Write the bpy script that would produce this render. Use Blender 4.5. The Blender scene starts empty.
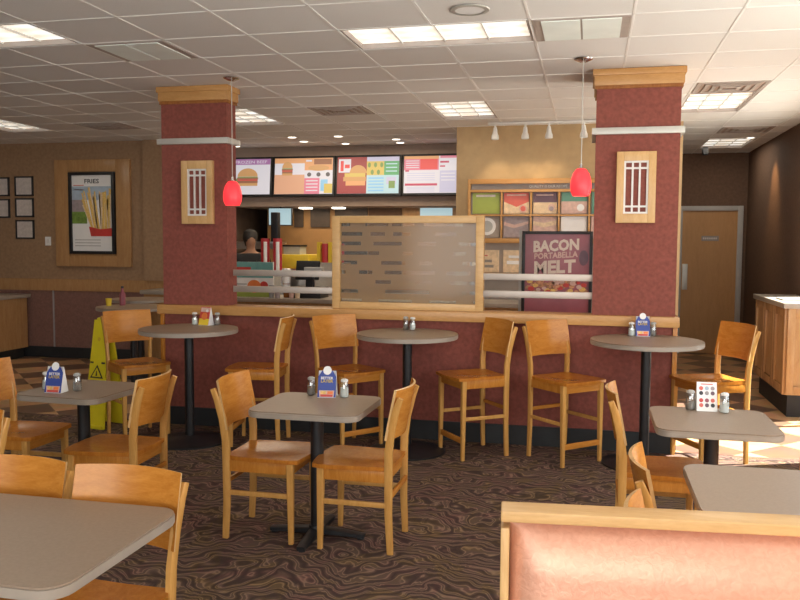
import bpy, bmesh, math, random
from mathutils import Vector, Matrix
from math import pi, sin, cos, radians as R
random.seed(7)
S = bpy.context.scene
COL = S.collection

# ------------------------------------------------------------------ camera
H = 1.62
yaw, pitch, roll = .2277, .070, .006
F = Vector((-sin(yaw)*cos(pitch), cos(yaw)*cos(pitch), -sin(pitch)))
R0 = Vector((cos(yaw), sin(yaw), 0)); U0 = R0.cross(F)
RR = R0*cos(roll)+U0*sin(roll); UU = U0*cos(roll)-R0*sin(roll)
cam = bpy.data.cameras.new('camera'); cam.sensor_width = 36; cam.lens = 820/800*36
camo = bpy.data.objects.new('camera', cam); COL.objects.link(camo)
M = Matrix((RR, UU, -F)).transposed().to_4x4(); M.translation = (0, 0, H)
camo.matrix_world = M
S.camera = camo
# ------------------------------------------------------------------ world, sun, window light, exposure
w = bpy.data.worlds.new('sky'); S.world = w; w.use_nodes = True
w.node_tree.nodes['Background'].inputs[0].default_value = (.75, .87, 1, 1)
w.node_tree.nodes['Background'].inputs[1].default_value = 2.0
def light(name, kind, loc, to, energy, color, **k):
    l = bpy.data.lights.new(name, kind); l.energy = energy; l.color = color
    for a, b in k.items(): setattr(l, a, b)
    o = bpy.data.objects.new(name, l); COL.objects.link(o); o.location = loc
    o.rotation_euler = (Vector(to)-Vector(loc)).to_track_quat('-Z', 'Y').to_euler()
    return o
light('sun', 'SUN', (8, 10, 8), (8-1.0, 10-.42, 8-1.35), 45, (1, .93, .84), angle=.01)
light('front_window_daylight', 'AREA', (-.9, -2.42, 1.6), (-1.2, 5, 1.7), 165, (1, .965, .92), shape='RECTANGLE', size=5.0, size_y=2.0)
light('side_window_daylight', 'AREA', (2.12, 3.2, 1.7), (-3, 4.4, 1.2), 85, (1, .98, .95), shape='RECTANGLE', size=4.6, size_y=1.7)
light('side_door_daylight', 'AREA', (2.12, 8.0, 1.75), (-3, 8.0, 1.4), 12, (.95, .97, 1), shape='RECTANGLE', size=2.3, size_y=1.2)
vs = S.view_settings
vs.view_transform = 'Standard'; vs.look = 'None'; vs.gamma = 1; vs.use_curve_mapping = False
vs.exposure = 0.0

# ------------------------------------------------------------------ materials
def nm(name):
    m = bpy.data.materials.new(name); m.use_nodes = True
    nt = m.node_tree; return m, nt, nt.nodes['Principled BSDF']
def N(nt, t, **k):
    n = nt.nodes.new(t)
    for a, b in k.items():
        if a in n.inputs: n.inputs[a].default_value = b
        else: setattr(n, a, b)
    return n
def coords(nt, scale=(1, 1, 1), kind='Object'):
    tc = N(nt, 'ShaderNodeTexCoord'); mp = N(nt, 'ShaderNodeMapping'); mp.inputs['Scale'].default_value = scale
    nt.links.new(tc.outputs[kind], mp.inputs[0]); return mp.outputs[0]
def ramp(nt, src, stops):
    r = N(nt, 'ShaderNodeValToRGB'); e = r.color_ramp.elements
    while len(e) < len(stops): e.new(.5)
    for i, (p, c) in enumerate(stops): e[i].position = p; e[i].color = (*c, 1)
    nt.links.new(src, r.inputs[0]); return r.outputs[0]
def bump(nt, b, src, strength, dist=.01):
    n = N(nt, 'ShaderNodeBump'); n.inputs['Strength'].default_value = strength; n.inputs['Distance'].default_value = dist
    nt.links.new(src, n.inputs['Height']); nt.links.new(n.outputs[0], b.inputs['Normal'])
def plain(name, c, rough=.5, metal=0, var=.06, sc=12, spec=.5, bmp=0):
    m, nt, b = nm(name)
    nz = N(nt, 'ShaderNodeTexNoise', Scale=sc, Detail=3.0); nt.links.new(coords(nt), nz.inputs['Vector'])
    nt.links.new(ramp(nt, nz.outputs[0], [(.3, [x*(1-var) for x in c]), (.7, [min(1, x*(1+var)) for x in c])]), b.inputs['Base Color'])
    b.inputs['Roughness'].default_value = rough; b.inputs['Metallic'].default_value = metal
    b.inputs['Specular IOR Level'].default_value = spec
    if bmp: bump(nt, b, nz.outputs[0], bmp)
    return m
def wood(name, c1, c2, rough=.27, axis=(3, 3, .5)):
    m, nt, b = nm(name)
    co = coords(nt, axis)
    n1 = N(nt, 'ShaderNodeTexNoise', Scale=9.0, Detail=5.0, Roughness=.65, Distortion=.6); nt.links.new(co, n1.inputs['Vector'])
    n2 = N(nt, 'ShaderNodeTexNoise', Scale=60.0, Detail=2.0); nt.links.new(co, n2.inputs['Vector'])
    mx = N(nt, 'ShaderNodeMix'); mx.inputs[0].default_value = .3
    nt.links.new(n1.outputs[0], mx.inputs[2]); nt.links.new(n2.outputs[0], mx.inputs[3])
    nt.links.new(ramp(nt, mx.outputs[0], [(.32, c1), (.68, c2)]), b.inputs['Base Color'])
    b.inputs['Roughness'].default_value = rough; b.inputs['Specular IOR Level'].default_value = .32
    return m
def emit(name, c, s=1.0, base=None):
    m, nt, b = nm(name)
    b.inputs['Base Color'].default_value = (*(base or c), 1)
    b.inputs['Emission Color'].default_value = (*c, 1); b.inputs['Emission Strength'].default_value = s
    b.inputs['Roughness'].default_value = .4
    return m
MT = {}
MT['wood'] = wood('honey_oak', (.42, .150, .020), (.57, .245, .045))
MT['woodx'] = wood('honey_oak_across', (.42, .150, .020), (.57, .245, .045), axis=(.5, 3, 3))
MT['seatwood'] = wood('amber_seat_oak', (.38, .120, .014), (.52, .20, .030), rough=.22)
MT['legwood'] = wood('straw_oak', (.50, .25, .065), (.62, .34, .10))
MT['trimwood'] = wood('trim_oak', (.46, .23, .075), (.58, .32, .12), axis=(.5, 3, 3))
MT['wooddark'] = wood('amber_oak', (.25, .09, .022), (.36, .145, .04))
MT['woodpale'] = wood('pale_oak', (.56, .34, .14), (.68, .44, .20), axis=(.5, 3, 3))
MT['woodpalez'] = wood('pale_oak_upright', (.56, .34, .14), (.68, .44, .20))
MT['cabinet'] = wood('cabinet_oak', (.36, .19, .08), (.47, .27, .12))
MT['door'] = wood('door_birch', (.42, .22, .085), (.50, .27, .11), rough=.5)
MT['laminate'] = plain('greige_laminate', (.27, .20, .145), .40, var=.07, sc=90)
MT['edge'] = plain('table_edge_band', (.33, .28, .23), .35, var=.04)
MT['black'] = plain('black_powder_coat', (.012, .012, .014), .45, var=.2)
MT['rubber'] = plain('black_rubber_base', (.016, .018, .02), .6, var=.2)
MT['maroon'] = plain('maroon_wallcovering', (.235, .070, .052), .75, var=.16, sc=35, spec=.25, bmp=.15)
MT['taupe'] = plain('taupe_wallcovering', (.32, .20, .115), .8, var=.10, sc=25, spec=.2)
MT['tan'] = plain('tan_paint', (.50, .35, .19), .8, var=.06, sc=10, spec=.2)
MT['hall'] = plain('brown_wallcovering', (.15, .09, .06), .8, var=.12, sc=25, spec=.2)
MT['wains'] = plain('mauve_brown_wainscot', (.22, .115, .092), .7, var=.14, sc=40, spec=.3)
MT['kitchen'] = plain('ochre_tile_wall', (.42, .23, .09), .5, var=.08, sc=6)
MT['kdark'] = plain('dark_kitchen_panel', (.07, .05, .04), .5, var=.2, sc=8)
MT['soffit'] = plain('brown_soffit_paint', (.36, .27, .22), .8, var=.06)
MT['steel'] = plain('brushed_steel', (.62, .62, .62), .28, 1, var=.06, sc=50)
MT['chrome'] = plain('chrome', (.75, .75, .76), .15, 1, var=.03)
MT['alu'] = plain('satin_aluminium', (.46, .40, .35), .45, .7, var=.04)
MT['grayband'] = plain('painted_metal_band', (.50, .49, .45), .4, .3, var=.04)
MT['white'] = plain('white_enamel', (.72, .71, .68), .4, var=.03)
MT['paper'] = plain('white_card', (.80, .79, .78), .6, var=.02)
MT['greyp'] = plain('grey_plate', (.42, .42, .40), .5, var=.04)
MT['tile'] = plain('ceiling_board', (.745, .72, .695), .9, var=.035, sc=140, spec=.15)
MT['tbar'] = plain('ceiling_grid_enamel', (.84, .82, .79), .5, var=.02)
MT['ventm'] = plain('vent_enamel', (.40, .34, .30), .55, var=.05)
MT['panelgrey'] = plain('pale_green_grey_panel', (.84, .90, .86), .55, var=.05, sc=4)
MT['yellow'] = plain('yellow_plastic', (.72, .60, .02), .4, var=.04)
MT['doorframe'] = plain('grey_steel_door_frame', (.40, .38, .36), .45, var=.04)
MT['red'] = plain('red_plastic', (.45, .03, .04), .4, var=.05)
MT['mustard'] = plain('mustard_plastic', (.60, .42, .03), .4, var=.05)
MT['skin'] = plain('skin', (.35, .18, .11), .5, var=.05)
MT['cloth'] = plain('black_shirt_cloth', (.015, .014, .016), .9, var=.2)
MT['hair'] = plain('dark_hair', (.012, .009, .008), .6, var=.3)
MT['navy'] = plain('blue_card', (.03, .06, .30), .5, var=.05)
MT['teal'] = plain('teal_print', (.14, .34, .33), .5, var=.08)
MT['orange'] = plain('orange_print', (.75, .20, .05), .5, var=.1)
MT['redp'] = plain('red_print', (.55, .05, .04), .5, var=.1)
MT['green'] = plain('olive_green_print', (.33, .40, .08), .5, var=.05)
MT['dteal'] = plain('green_teal_print', (.13, .30, .22), .5, var=.05)
MT['coral'] = plain('coral_red_print', (.62, .13, .10), .5, var=.05)
MT['purple'] = plain('dark_purple_print', (.14, .08, .11), .5, var=.05)
MT['cream'] = plain('cream_print', (.72, .55, .36), .5, var=.14, sc=30)
MT['pinkp'] = plain('pale_pink_print', (.62, .42, .36), .5, var=.14, sc=24)
MT['greyblue'] = plain('grey_lilac_print', (.33, .27, .28), .5, var=.14, sc=24)
MT['winep'] = plain('wine_print', (.30, .075, .10), .35, var=.12, sc=6)
MT['poster_cream'] = plain('poster_lettering', (.72, .62, .54), .5, var=.03)
MT['food'] = plain('roasted_food_print', (.48, .22, .10), .4, var=.5, sc=45)
MT['fry'] = plain('golden_fry_print', (.72, .47, .13), .5, var=.2, sc=60)
MT['skyp'] = plain('pale_blue_print', (.36, .45, .55), .5, var=.15, sc=8)
MT['grass'] = plain('grass_print', (.16, .26, .05), .5, var=.3, sc=30)
MT['ink'] = plain('dark_ink', (.03, .03, .035), .5, var=.1)
MT['greyink'] = plain('grey_ink', (.30, .28, .28), .5, var=.1)
MT['certificate'] = plain('certificate_paper', (.60, .54, .50), .5, var=.10, sc=30)
MT['yellowp'] = plain('yellow_print', (.80, .58, .04), .5, var=.06)
MT['salt'] = plain('salt', (.78, .80, .78), .7, var=.03)
MT['pepper'] = plain('pepper', (.22, .19, .17), .8, var=.3, sc=200)
MT['case_in'] = plain('display_backing', (.36, .31, .27), .6, var=.05)
MT['striplabel'] = plain('grey_header_strip', (.27, .235, .21), .5, var=.05)

def carpet():
    m, nt, b = nm('swirl_carpet')
    co = coords(nt, (1, 1, 1))
    d = N(nt, 'ShaderNodeTexNoise', Scale=2.6, Detail=2.0); nt.links.new(co, d.inputs['Vector'])
    va = N(nt, 'ShaderNodeVectorMath', operation='MULTIPLY_ADD'); va.inputs[1].default_value = (.9, .9, 0)
    nt.links.new(d.outputs['Color'], va.inputs[0]); nt.links.new(co, va.inputs[2])
    wv = N(nt, 'ShaderNodeTexWave', wave_type='RINGS'); wv.inputs['Scale'].default_value = 4.2; wv.inputs['Distortion'].default_value = 7.0
    wv.inputs['Detail'].default_value = 2.5; wv.inputs['Detail Scale'].default_value = 1.6
    nt.links.new(va.outputs[0], wv.inputs['Vector'])
    lines = ramp(nt, wv.outputs['Fac'], [(.0, (.064, .046, .040)), (.45, (.104, .074, .061)), (.62, (.155, .110, .084)), (.78, (.27, .195, .138)), (.92, (.12, .088, .068))])
    n2 = N(nt, 'ShaderNodeTexNoise', Scale=5.0, Detail=3.0, Distortion=1.5); nt.links.new(co, n2.inputs['Vector'])
    tint = ramp(nt, n2.outputs[0], [(.34, (1.15, .84, .92)), (.5, (1, .90, .90)), (.64, (1.12, 1.0, .66))])
    mx = N(nt, 'ShaderNodeMix', data_type='RGBA', blend_type='MULTIPLY'); mx.inputs[0].default_value = .8
    nt.links.new(lines, mx.inputs[6]); nt.links.new(tint, mx.inputs[7])
    nt.links.new(mx.outputs[2], b.inputs['Base Color'])
    b.inputs['Roughness'].default_value = .95; b.inputs['Specular IOR Level'].default_value = .1
    n3 = N(nt, 'ShaderNodeTexNoise', Scale=260.0); nt.links.new(co, n3.inputs['Vector']); bump(nt, b, n3.outputs[0], .5)
    return m
def floortile():
    m, nt, b = nm('tan_and_brown_floor_tile')
    tc = N(nt, 'ShaderNodeTexCoord'); mp = N(nt, 'ShaderNodeMapping'); mp.inputs['Rotation'].default_value = (0, 0, R(45)); mp.inputs['Scale'].default_value = (2.3, 2.3, 1)
    nt.links.new(tc.outputs['Object'], mp.inputs[0])
    ch = N(nt, 'ShaderNodeTexChecker', Scale=1.0); ch.inputs[1].default_value = (.52, .30, .15, 1); ch.inputs[2].default_value = (.15, .085, .055, 1)
    nt.links.new(mp.outputs[0], ch.inputs[0])
    nz = N(nt, 'ShaderNodeTexNoise', Scale=7.0, Detail=4.0); nt.links.new(tc.outputs['Object'], nz.inputs['Vector'])
    mx = N(nt, 'ShaderNodeMix', data_type='RGBA', blend_type='OVERLAY'); mx.inputs[0].default_value = .35
    nt.links.new(ch.outputs[0], mx.inputs[6]); nt.links.new(nz.outputs['Color'], mx.inputs[7])
    nt.links.new(mx.outputs[2], b.inputs['Base Color']); b.inputs['Roughness'].default_value = .38
    return m
def copper():
    m, nt, b = nm('copper_vinyl')
    co = coords(nt)
    nz = N(nt, 'ShaderNodeTexVoronoi', Scale=55.0); nt.links.new(co, nz.inputs['Vector'])
    n2 = N(nt, 'ShaderNodeTexNoise', Scale=55.0, Detail=4.0, Distortion=1.0); nt.links.new(co, n2.inputs['Vector'])
    nt.links.new(ramp(nt, n2.outputs[0], [(.3, (.66, .335, .225)), (.7, (.74, .40, .275))]), b.inputs['Base Color'])
    b.inputs['Roughness'].default_value = .36; b.inputs['Metallic'].default_value = .25
    bump(nt, b, n2.outputs[0], .25, .004)
    return m
def frosted():
    # one pane: broken horizontal stripes of clear glass etched between frosted ones
    m, nt, b = nm('etched_glass')
    tc = N(nt, 'ShaderNodeTexCoord'); sp = N(nt, 'ShaderNodeSeparateXYZ'); nt.links.new(tc.outputs['Object'], sp.inputs[0])
    mu = N(nt, 'ShaderNodeMath', operation='MULTIPLY'); mu.inputs[1].default_value = 12.5; nt.links.new(sp.outputs[2], mu.inputs[0])
    fr = N(nt, 'ShaderNodeMath', operation='FRACT'); nt.links.new(mu.outputs[0], fr.inputs[0])
    gt = N(nt, 'ShaderNodeMath', operation='GREATER_THAN'); gt.inputs[1].default_value = .62; nt.links.new(fr.outputs[0], gt.inputs[0])
    fl = N(nt, 'ShaderNodeMath', operation='FLOOR'); nt.links.new(mu.outputs[0], fl.inputs[0])
    cb = N(nt, 'ShaderNodeCombineXYZ'); mx = N(nt, 'ShaderNodeMath', operation='MULTIPLY'); mx.inputs[1].default_value = 5.0
    nt.links.new(sp.outputs[0], mx.inputs[0]); nt.links.new(mx.outputs[0], cb.inputs[0])
    m7 = N(nt, 'ShaderNodeMath', operation='MULTIPLY'); m7.inputs[1].default_value = 7.3; nt.links.new(fl.outputs[0], m7.inputs[0]); nt.links.new(m7.outputs[0], cb.inputs[1])
    nz = N(nt, 'ShaderNodeTexNoise', Scale=1.0, Detail=0.0); nt.links.new(cb.outputs[0], nz.inputs['Vector'])
    g2 = N(nt, 'ShaderNodeMath', operation='GREATER_THAN'); g2.inputs[1].default_value = .47; nt.links.new(nz.outputs[0], g2.inputs[0])
    an = N(nt, 'ShaderNodeMath', operation='MULTIPLY'); nt.links.new(gt.outputs[0], an.inputs[0]); nt.links.new(g2.outputs[0], an.inputs[1])
    out = nt.nodes['Material Output']
    tr = N(nt, 'ShaderNodeBsdfTransparent'); tr.inputs[0].default_value = (.84, .84, .80, 1)
    tl = N(nt, 'ShaderNodeBsdfTranslucent'); tl.inputs[0].default_value = (.52, .36, .20, 1)
    df = N(nt, 'ShaderNodeBsdfDiffuse'); df.inputs[0].default_value = (.50, .37, .23, 1)
    gl = N(nt, 'ShaderNodeBsdfGlossy'); gl.inputs['Roughness'].default_value = .12
    a1 = N(nt, 'ShaderNodeMixShader'); a1.inputs[0].default_value = .3; nt.links.new(tl.outputs[0], a1.inputs[1]); nt.links.new(df.outputs[0], a1.inputs[2])
    a2 = N(nt, 'ShaderNodeMixShader'); a2.inputs[0].default_value = .40; nt.links.new(a1.outputs[0], a2.inputs[1]); nt.links.new(tr.outputs[0], a2.inputs[2])
    a3 = N(nt, 'ShaderNodeMixShader'); nt.links.new(an.outputs[0], a3.inputs[0]); nt.links.new(a2.outputs[0], a3.inputs[1]); nt.links.new(tr.outputs[0], a3.inputs[2])
    a4 = N(nt, 'ShaderNodeMixShader'); a4.inputs[0].default_value = .025; nt.links.new(a3.outputs[0], a4.inputs[1]); nt.links.new(gl.outputs[0], a4.inputs[2])
    nt.links.new(a4.outputs[0], out.inputs[0]); return m
def clearglass(name, c=(.95, .97, .96), k=.12):
    m, nt, b = nm(name); out = nt.nodes['Material Output']
    tr = N(nt, 'ShaderNodeBsdfTransparent'); tr.inputs[0].default_value = (*c, 1)
    gl = N(nt, 'ShaderNodeBsdfGlossy'); gl.inputs['Roughness'].default_value = .05
    a = N(nt, 'ShaderNodeMixShader'); a.inputs[0].default_value = k
    nt.links.new(tr.outputs[0], a.inputs[1]); nt.links.new(gl.outputs[0], a.inputs[2]); nt.links.new(a.outputs[0], out.inputs[0]); return m
def lens():
    m, nt, b = nm('fluorescent_lens')
    co = coords(nt, (1, 1, 1))
    wv = N(nt, 'ShaderNodeTexWave', wave_type='BANDS', bands_direction='X'); wv.inputs['Scale'].default_value = 1.05; wv.inputs['Distortion'].default_value = .0
    nt.links.new(co, wv.inputs['Vector'])
    w2 = N(nt, 'ShaderNodeTexWave', wave_type='BANDS', bands_direction='Y'); w2.inputs['Scale'].default_value = 2.1; w2.inputs['Distortion'].default_value = 1.5
    nt.links.new(co, w2.inputs['Vector'])
    ad = N(nt, 'ShaderNodeMath', operation='ADD'); nt.links.new(wv.outputs['Fac'], ad.inputs[0]); nt.links.new(w2.outputs['Fac'], ad.inputs[1])
    hf = N(nt, 'ShaderNodeMath', operation='MULTIPLY'); hf.inputs[1].default_value = .5; nt.links.new(ad.outputs[0], hf.inputs[0])
    c = ramp(nt, hf.outputs[0], [(.15, (.80, .66, .50)), (.6, (1.0, .93, .80)), (.9, (1, 1, .97))])
    nt.links.new(c, b.inputs['Emission Color']); b.inputs['Emission Strength'].default_value = 1.02
    b.inputs['Base Color'].default_value = (.8, .8, .8, 1); return m
MT['carpet'] = carpet(); MT['floortile'] = floortile(); MT['copper'] = copper(); MT['frost'] = frosted()
MT['glass'] = clearglass('clear_glass'); MT['shaker'] = clearglass('shaker_glass', (.86, .90, .90), .22); MT['lens'] = lens()
MT['pend'] = emit('red_glass_shade', (1.0, .045, .055), .9, (.8, .03, .04))
MT['bulb'] = emit('lit_bulb', (1, .72, .42), 6); MT['warmspot'] = emit('lit_downlight', (1, .90, .74), 5)
def scr(n, c, s=.75): MT[n] = emit(n, tuple(.06+.86*x for x in c), s*.86, tuple(x*.3 for x in c))
scr('s_white', (.75, .72, .78), .85); scr('s_purple', (.42, .16, .40)); scr('s_orange', (.85, .40, .16)); scr('s_peach', (.80, .42, .25))
scr('s_red', (.85, .05, .05)); scr('s_dred', (.38, .03, .03)); scr('s_green', (.10, .42, .16)); scr('s_yel', (.75, .55, .12))
scr('s_blue', (.30, .62, .90)); scr('s_pink', (.80, .22, .32)); scr('s_brown', (.36, .13, .05)); scr('s_bun', (.70, .36, .12))
scr('s_lav', (.62, .60, .80)); scr('s_lblue', (.46, .66, .72), .9); scr('s_ink', (.10, .08, .09)); scr('s_crim', (.60, .05, .12)); scr('s_crab', (.22, .34, .08))

# ------------------------------------------------------------------ mesh helper
class MB:
    def __init__(s): s.bm = bmesh.new(); s.mats = []
    def mi(s, m):
        if m not in s.mats: s.mats.append(m)
        return s.mats.index(m)
    def setm(s, faces, m):
        i = s.mi(m)
        for f in faces: f.material_index = i
    def box(s, x0, x1, y0, y1, z0, z1, m, bev=0, rot=None, seg=2):
        r = bmesh.ops.create_cube(s.bm, size=1)
        vs_ = r['verts']; c = Vector(((x0+x1)/2, (y0+y1)/2, (z0+z1)/2)); d = Vector((x1-x0, y1-y0, z1-z0))
        for v in vs_:
            v.co = Vector((v.co.x*d.x, v.co.y*d.y, v.co.z*d.z))
            if rot: v.co = rot @ v.co
            v.co += c
        fs = list({f for v in vs_ for f in v.link_faces}); s.setm(fs, m)
        if bev:
            es = list({e for v in vs_ for e in v.link_edges})
            rb = bmesh.ops.bevel(s.bm, geom=es, offset=bev, segments=seg, affect='EDGES', profile=.6)
            s.setm(rb['faces'], m)
        return s
    def cyl(s, p0, p1, r0, r1, m, seg=16, caps=True):
        p0, p1 = Vector(p0), Vector(p1); ax = (p1-p0).normalized(); u = ax.orthogonal().normalized(); v = ax.cross(u)
        a, b = [], []
        for i in range(seg):
            t = 2*pi*i/seg; d = u*cos(t)+v*sin(t)
            a.append(s.bm.verts.new(p0+d*r0)); b.append(s.bm.verts.new(p1+d*r1))
        fs = [s.bm.faces.new((a[i], a[(i+1) % seg], b[(i+1) % seg], b[i])) for i in range(seg)]
        if caps: fs += [s.bm.faces.new(list(reversed(a))), s.bm.faces.new(b)]
        s.setm(fs, m); return s
    def lathe(s, prof, m, c=(0, 0, 0), seg=24):
        rings = []
        for r, z in prof:
            if r < 1e-5: rings.append([s.bm.verts.new((c[0], c[1], c[2]+z))])
            else: rings.append([s.bm.verts.new((c[0]+r*cos(2*pi*i/seg), c[1]+r*sin(2*pi*i/seg), c[2]+z)) for i in range(seg)])
        fs = []
        for A, B in zip(rings, rings[1:]):
            for i in range(seg):
                j = (i+1) % seg
                q = [A[i % len(A)], A[j % len(A)], B[j % len(B)], B[i % len(B)]]
                q2 = []
                for v in q:
                    if v not in q2: q2.append(v)
                if len(q2) > 2: fs.append(s.bm.faces.new(q2))
        s.setm(fs, m); return s
    def prism(s, pts, a0, a1, m, plane='xz'):
        f = {'xz': lambda p, a: (p[0], a, p[1]), 'xy': lambda p, a: (p[0], p[1], a), 'yz': lambda p, a: (a, p[0], p[1])}[plane]
        A = [s.bm.verts.new(f(p, a0)) for p in pts]; B = [s.bm.verts.new(f(p, a1)) for p in pts]; n = len(pts)
        fs = [s.bm.faces.new((A[i], A[(i+1) % n], B[(i+1) % n], B[i])) for i in range(n)]
        fs += [s.bm.faces.new(list(reversed(A))), s.bm.faces.new(B)]
        s.setm(fs, m); return s
    def sweep(s, path, ws, ds, m, side=(1, 0, 0)):
        side = Vector(side); rings = []
        P = [Vector(p) for p in path]; n = len(P)
        if not hasattr(ws, '__len__'): ws = [ws]*n
        if not hasattr(ds, '__len__'): ds = [ds]*n
        for i, p in enumerate(P):
            t = (P[min(i+1, n-1)]-P[max(i-1, 0)]).normalized(); nn = t.cross(side).normalized()
            W, D = ws[i]/2, ds[i]/2; k = .72
            ring = []
            for a, b in ((-1, -k), (-k, -1), (k, -1), (1, -k), (1, k), (k, 1), (-k, 1), (-1, k)):
                ring.append(s.bm.verts.new(p+side*(a*W)+nn*(b*D)))
            rings.append(ring)
        fs = []
        for A, B in zip(rings, rings[1:]):
            fs += [s.bm.faces.new((A[i], A[(i+1) % 8], B[(i+1) % 8], B[i])) for i in range(8)]
        fs += [s.bm.faces.new(list(reversed(rings[0]))), s.bm.faces.new(rings[-1])]
        s.setm(fs, m); return s
    def sheet(s, fn, nu, nv, th, m, mside=None):
        # fn(u,v)->(point, normal); closed slab of thickness th
        A, B = [], []
        for i in range(nu+1):
            ra, rb = [], []
            for j in range(nv+1):
                p, nrm = fn(i/nu, j/nv); p = Vector(p); nrm = Vector(nrm).normalized()
                ra.append(s.bm.verts.new(p)); rb.append(s.bm.verts.new(p-nrm*th))
            A.append(ra); B.append(rb)
        fs = []; sd = []
        for i in range(nu):
            for j in range(nv):
                fs.append(s.bm.faces.new((A[i][j], A[i+1][j], A[i+1][j+1], A[i][j+1])))
                fs.append(s.bm.faces.new((B[i][j], B[i][j+1], B[i+1][j+1], B[i+1][j])))
        for i in range(nu):
            sd.append(s.bm.faces.new((A[i][0], B[i][0], B[i+1][0], A[i+1][0]))); sd.append(s.bm.faces.new((A[i][nv], A[i+1][nv], B[i+1][nv], B[i][nv])))
        for j in range(nv):
            sd.append(s.bm.faces.new((A[0][j], A[0][j+1], B[0][j+1], B[0][j]))); sd.append(s.bm.faces.new((A[nu][j], B[nu][j], B[nu][j+1], A[nu][j+1])))
        s.setm(fs, m); s.setm(sd, mside or m); return s
    def text(s, body, x, y, z, width, height, m, depth=.002, skew=0, bold=0):
        # lettering facing -y, centred on (x, z)
        cu = bpy.data.curves.new('t', 'FONT'); cu.body = body; cu.size = 1; cu.extrude = 0; cu.offset = bold; cu.resolution_u = 2
        ob = bpy.data.objects.new('t', cu); me = bpy.data.meshes.new_from_object(ob)
        xs = [v.co.x for v in me.vertices]; ys = [v.co.y for v in me.vertices]
        if xs:
            sx = width/(max(xs)-min(xs)); sy = height/(max(ys)-min(ys)); cx = (max(xs)+min(xs))/2; cy = (max(ys)+min(ys))/2
            for off in (0,):
                t = bmesh.new(); t.from_mesh(me)
                vm = {}
                for v in t.verts:
                    X = (v.co.x-cx)*sx; Z = (v.co.y-cy)*sy
                    vm[v] = s.bm.verts.new((x+X, y, z+Z+X*skew))
                fs = []
                for f in t.faces:
                    try: fs.append(s.bm.faces.new([vm[v] for v in f.verts]))
                    except ValueError: pass
                s.setm(fs, m); t.free()
        bpy.data.objects.remove(ob); bpy.data.meshes.remove(me); bpy.data.curves.remove(cu)
        return s
    def build(s, name, parent=None, loc=None, rz=0):
        bmesh.ops.recalc_face_normals(s.bm, faces=s.bm.faces)
        for f in s.bm.faces: f.smooth = True
        for e in s.bm.edges:
            if len(e.link_faces) == 2 and e.calc_face_angle(0) > .6: e.smooth = False
        me = bpy.data.meshes.new(name); s.bm.to_mesh(me); s.bm.free()
        for m in s.mats: me.materials.append(MT[m])
        o = bpy.data.objects.new(name, me); COL.objects.link(o)
        if parent: o.parent = parent
        if loc: o.location = loc
        o.rotation_euler.z = rz
        return o
def thing(name, label, cat, loc=(0, 0, 0), rz=0, group=None):
    o = bpy.data.objects.new(name, None); o.empty_display_size = .1; COL.objects.link(o); o.location = loc; o.rotation_euler.z = rz
    o['label'] = label; o['category'] = cat
    if group: o['group'] = group
    return o
def tag(o, label, cat, group=None):
    o['label'] = label; o['category'] = cat
    if group: o['group'] = group
    return o
def struct(o, label=None):
    o['kind'] = 'structure'
    if label: o['label'] = label
    return o
def dup(root, loc, rz, label, group=None):
    r = root.copy(); COL.objects.link(r); r.location = loc; r.rotation_euler = (0, 0, rz); r['label'] = label
    if group: r['group'] = group
    def rec(a, b):
        for ch in list(a.children):
            c = ch.copy(); COL.objects.link(c); c.parent = b; rec(ch, c)
    rec(root, r); return r
def rrect(w, d, r, n=6):
    pts = []
    for cx, cy, a0 in ((w/2-r, d/2-r, 0), (-w/2+r, d/2-r, 90), (-w/2+r, -d/2+r, 180), (w/2-r, -d/2+r, 270)):
        for i in range(n+1):
            a = R(a0+90*i/n); pts.append((cx+r*cos(a), cy+r*sin(a)))
    return pts

# ------------------------------------------------------------------ structure
CZ = 2.95
XL, XR, YB, YF = -9.5, 2.2, -2.6, 13.0      # left wall, right wall, window wall behind the viewer, far wall
WY = 6.56                                   # face of the dining-side half wall and columns
TX, TY = -1.585, 5.03; PX, PY = .60, .55     # ceiling grid
FC = 6.62                                    # carpet edge
struct(MB().box(XL-.2, XR+.2, FC, YF+.6, -.1, 0, 'floortile').build('floor'), 'tan and dark brown diamond tile floor')
struct(MB().box(XL-.2, XR+.2, YB-.2, FC, -.1, .004, 'carpet').build('floor'), 'dark brown swirl patterned carpet')

fixtures = {}
def mark(i0, i1, j0, j1):
    for i in range(i0, i1+1):
        for j in range(j0, j1+1): fixtures[(i, j)] = 1
LIGHTS = [((0, 1, 0, 0), 'rectangular fluorescent ceiling light nearest the camera, crosswise in the grid'),
          ((0, 0, 5, 6), 'fluorescent ceiling light left of the white track spots'),
          ((4, 4, 5, 6), 'fluorescent ceiling light just right of the right column'),
          ((5, 5, 11, 12), 'farthest fluorescent ceiling light, above the restroom door'),
          ((-4, -4, 5, 6), 'fluorescent ceiling light partly behind the left column'),
          ((-5, -4, -1, -1), 'fluorescent ceiling light cut by the upper left corner of the picture'),
          ((-9, -9, 5, 6), 'fluorescent ceiling light at far left, above the framed fries poster')]
VENTS = [((-3, -3, 0, 0), 'p'), ((2, 2, 0, 0), 'p')]
DIFF = [(-2, 5), (4, 4), (5, 9), (-7, 6)]
for a, _ in LIGHTS: mark(*a)
mb = MB(); i0, i1 = -14, 7; j0, j1 = -14, 15
for i in range(i0, i1):
    for j in range(j0, j1):
        if (i, j) in fixtures: continue
        x0, x1 = max(TX+PX*i, XL), min(TX+PX*(i+1), XR); y0, y1 = max(TY+PY*j, YB), min(TY+PY*(j+1), YF)
        if x1 <= x0 or y1 <= y0: continue
        v = [mb.bm.verts.new(p) for p in ((x0, y0, CZ), (x0, y1, CZ), (x1, y1, CZ), (x1, y0, CZ))]
        mb.setm([mb.bm.faces.new(v)], 'tile')
mb.box(XL-.2, XR+.2, YB-.2, YF+.2, 3.12, 3.2, 'tile')
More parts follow.
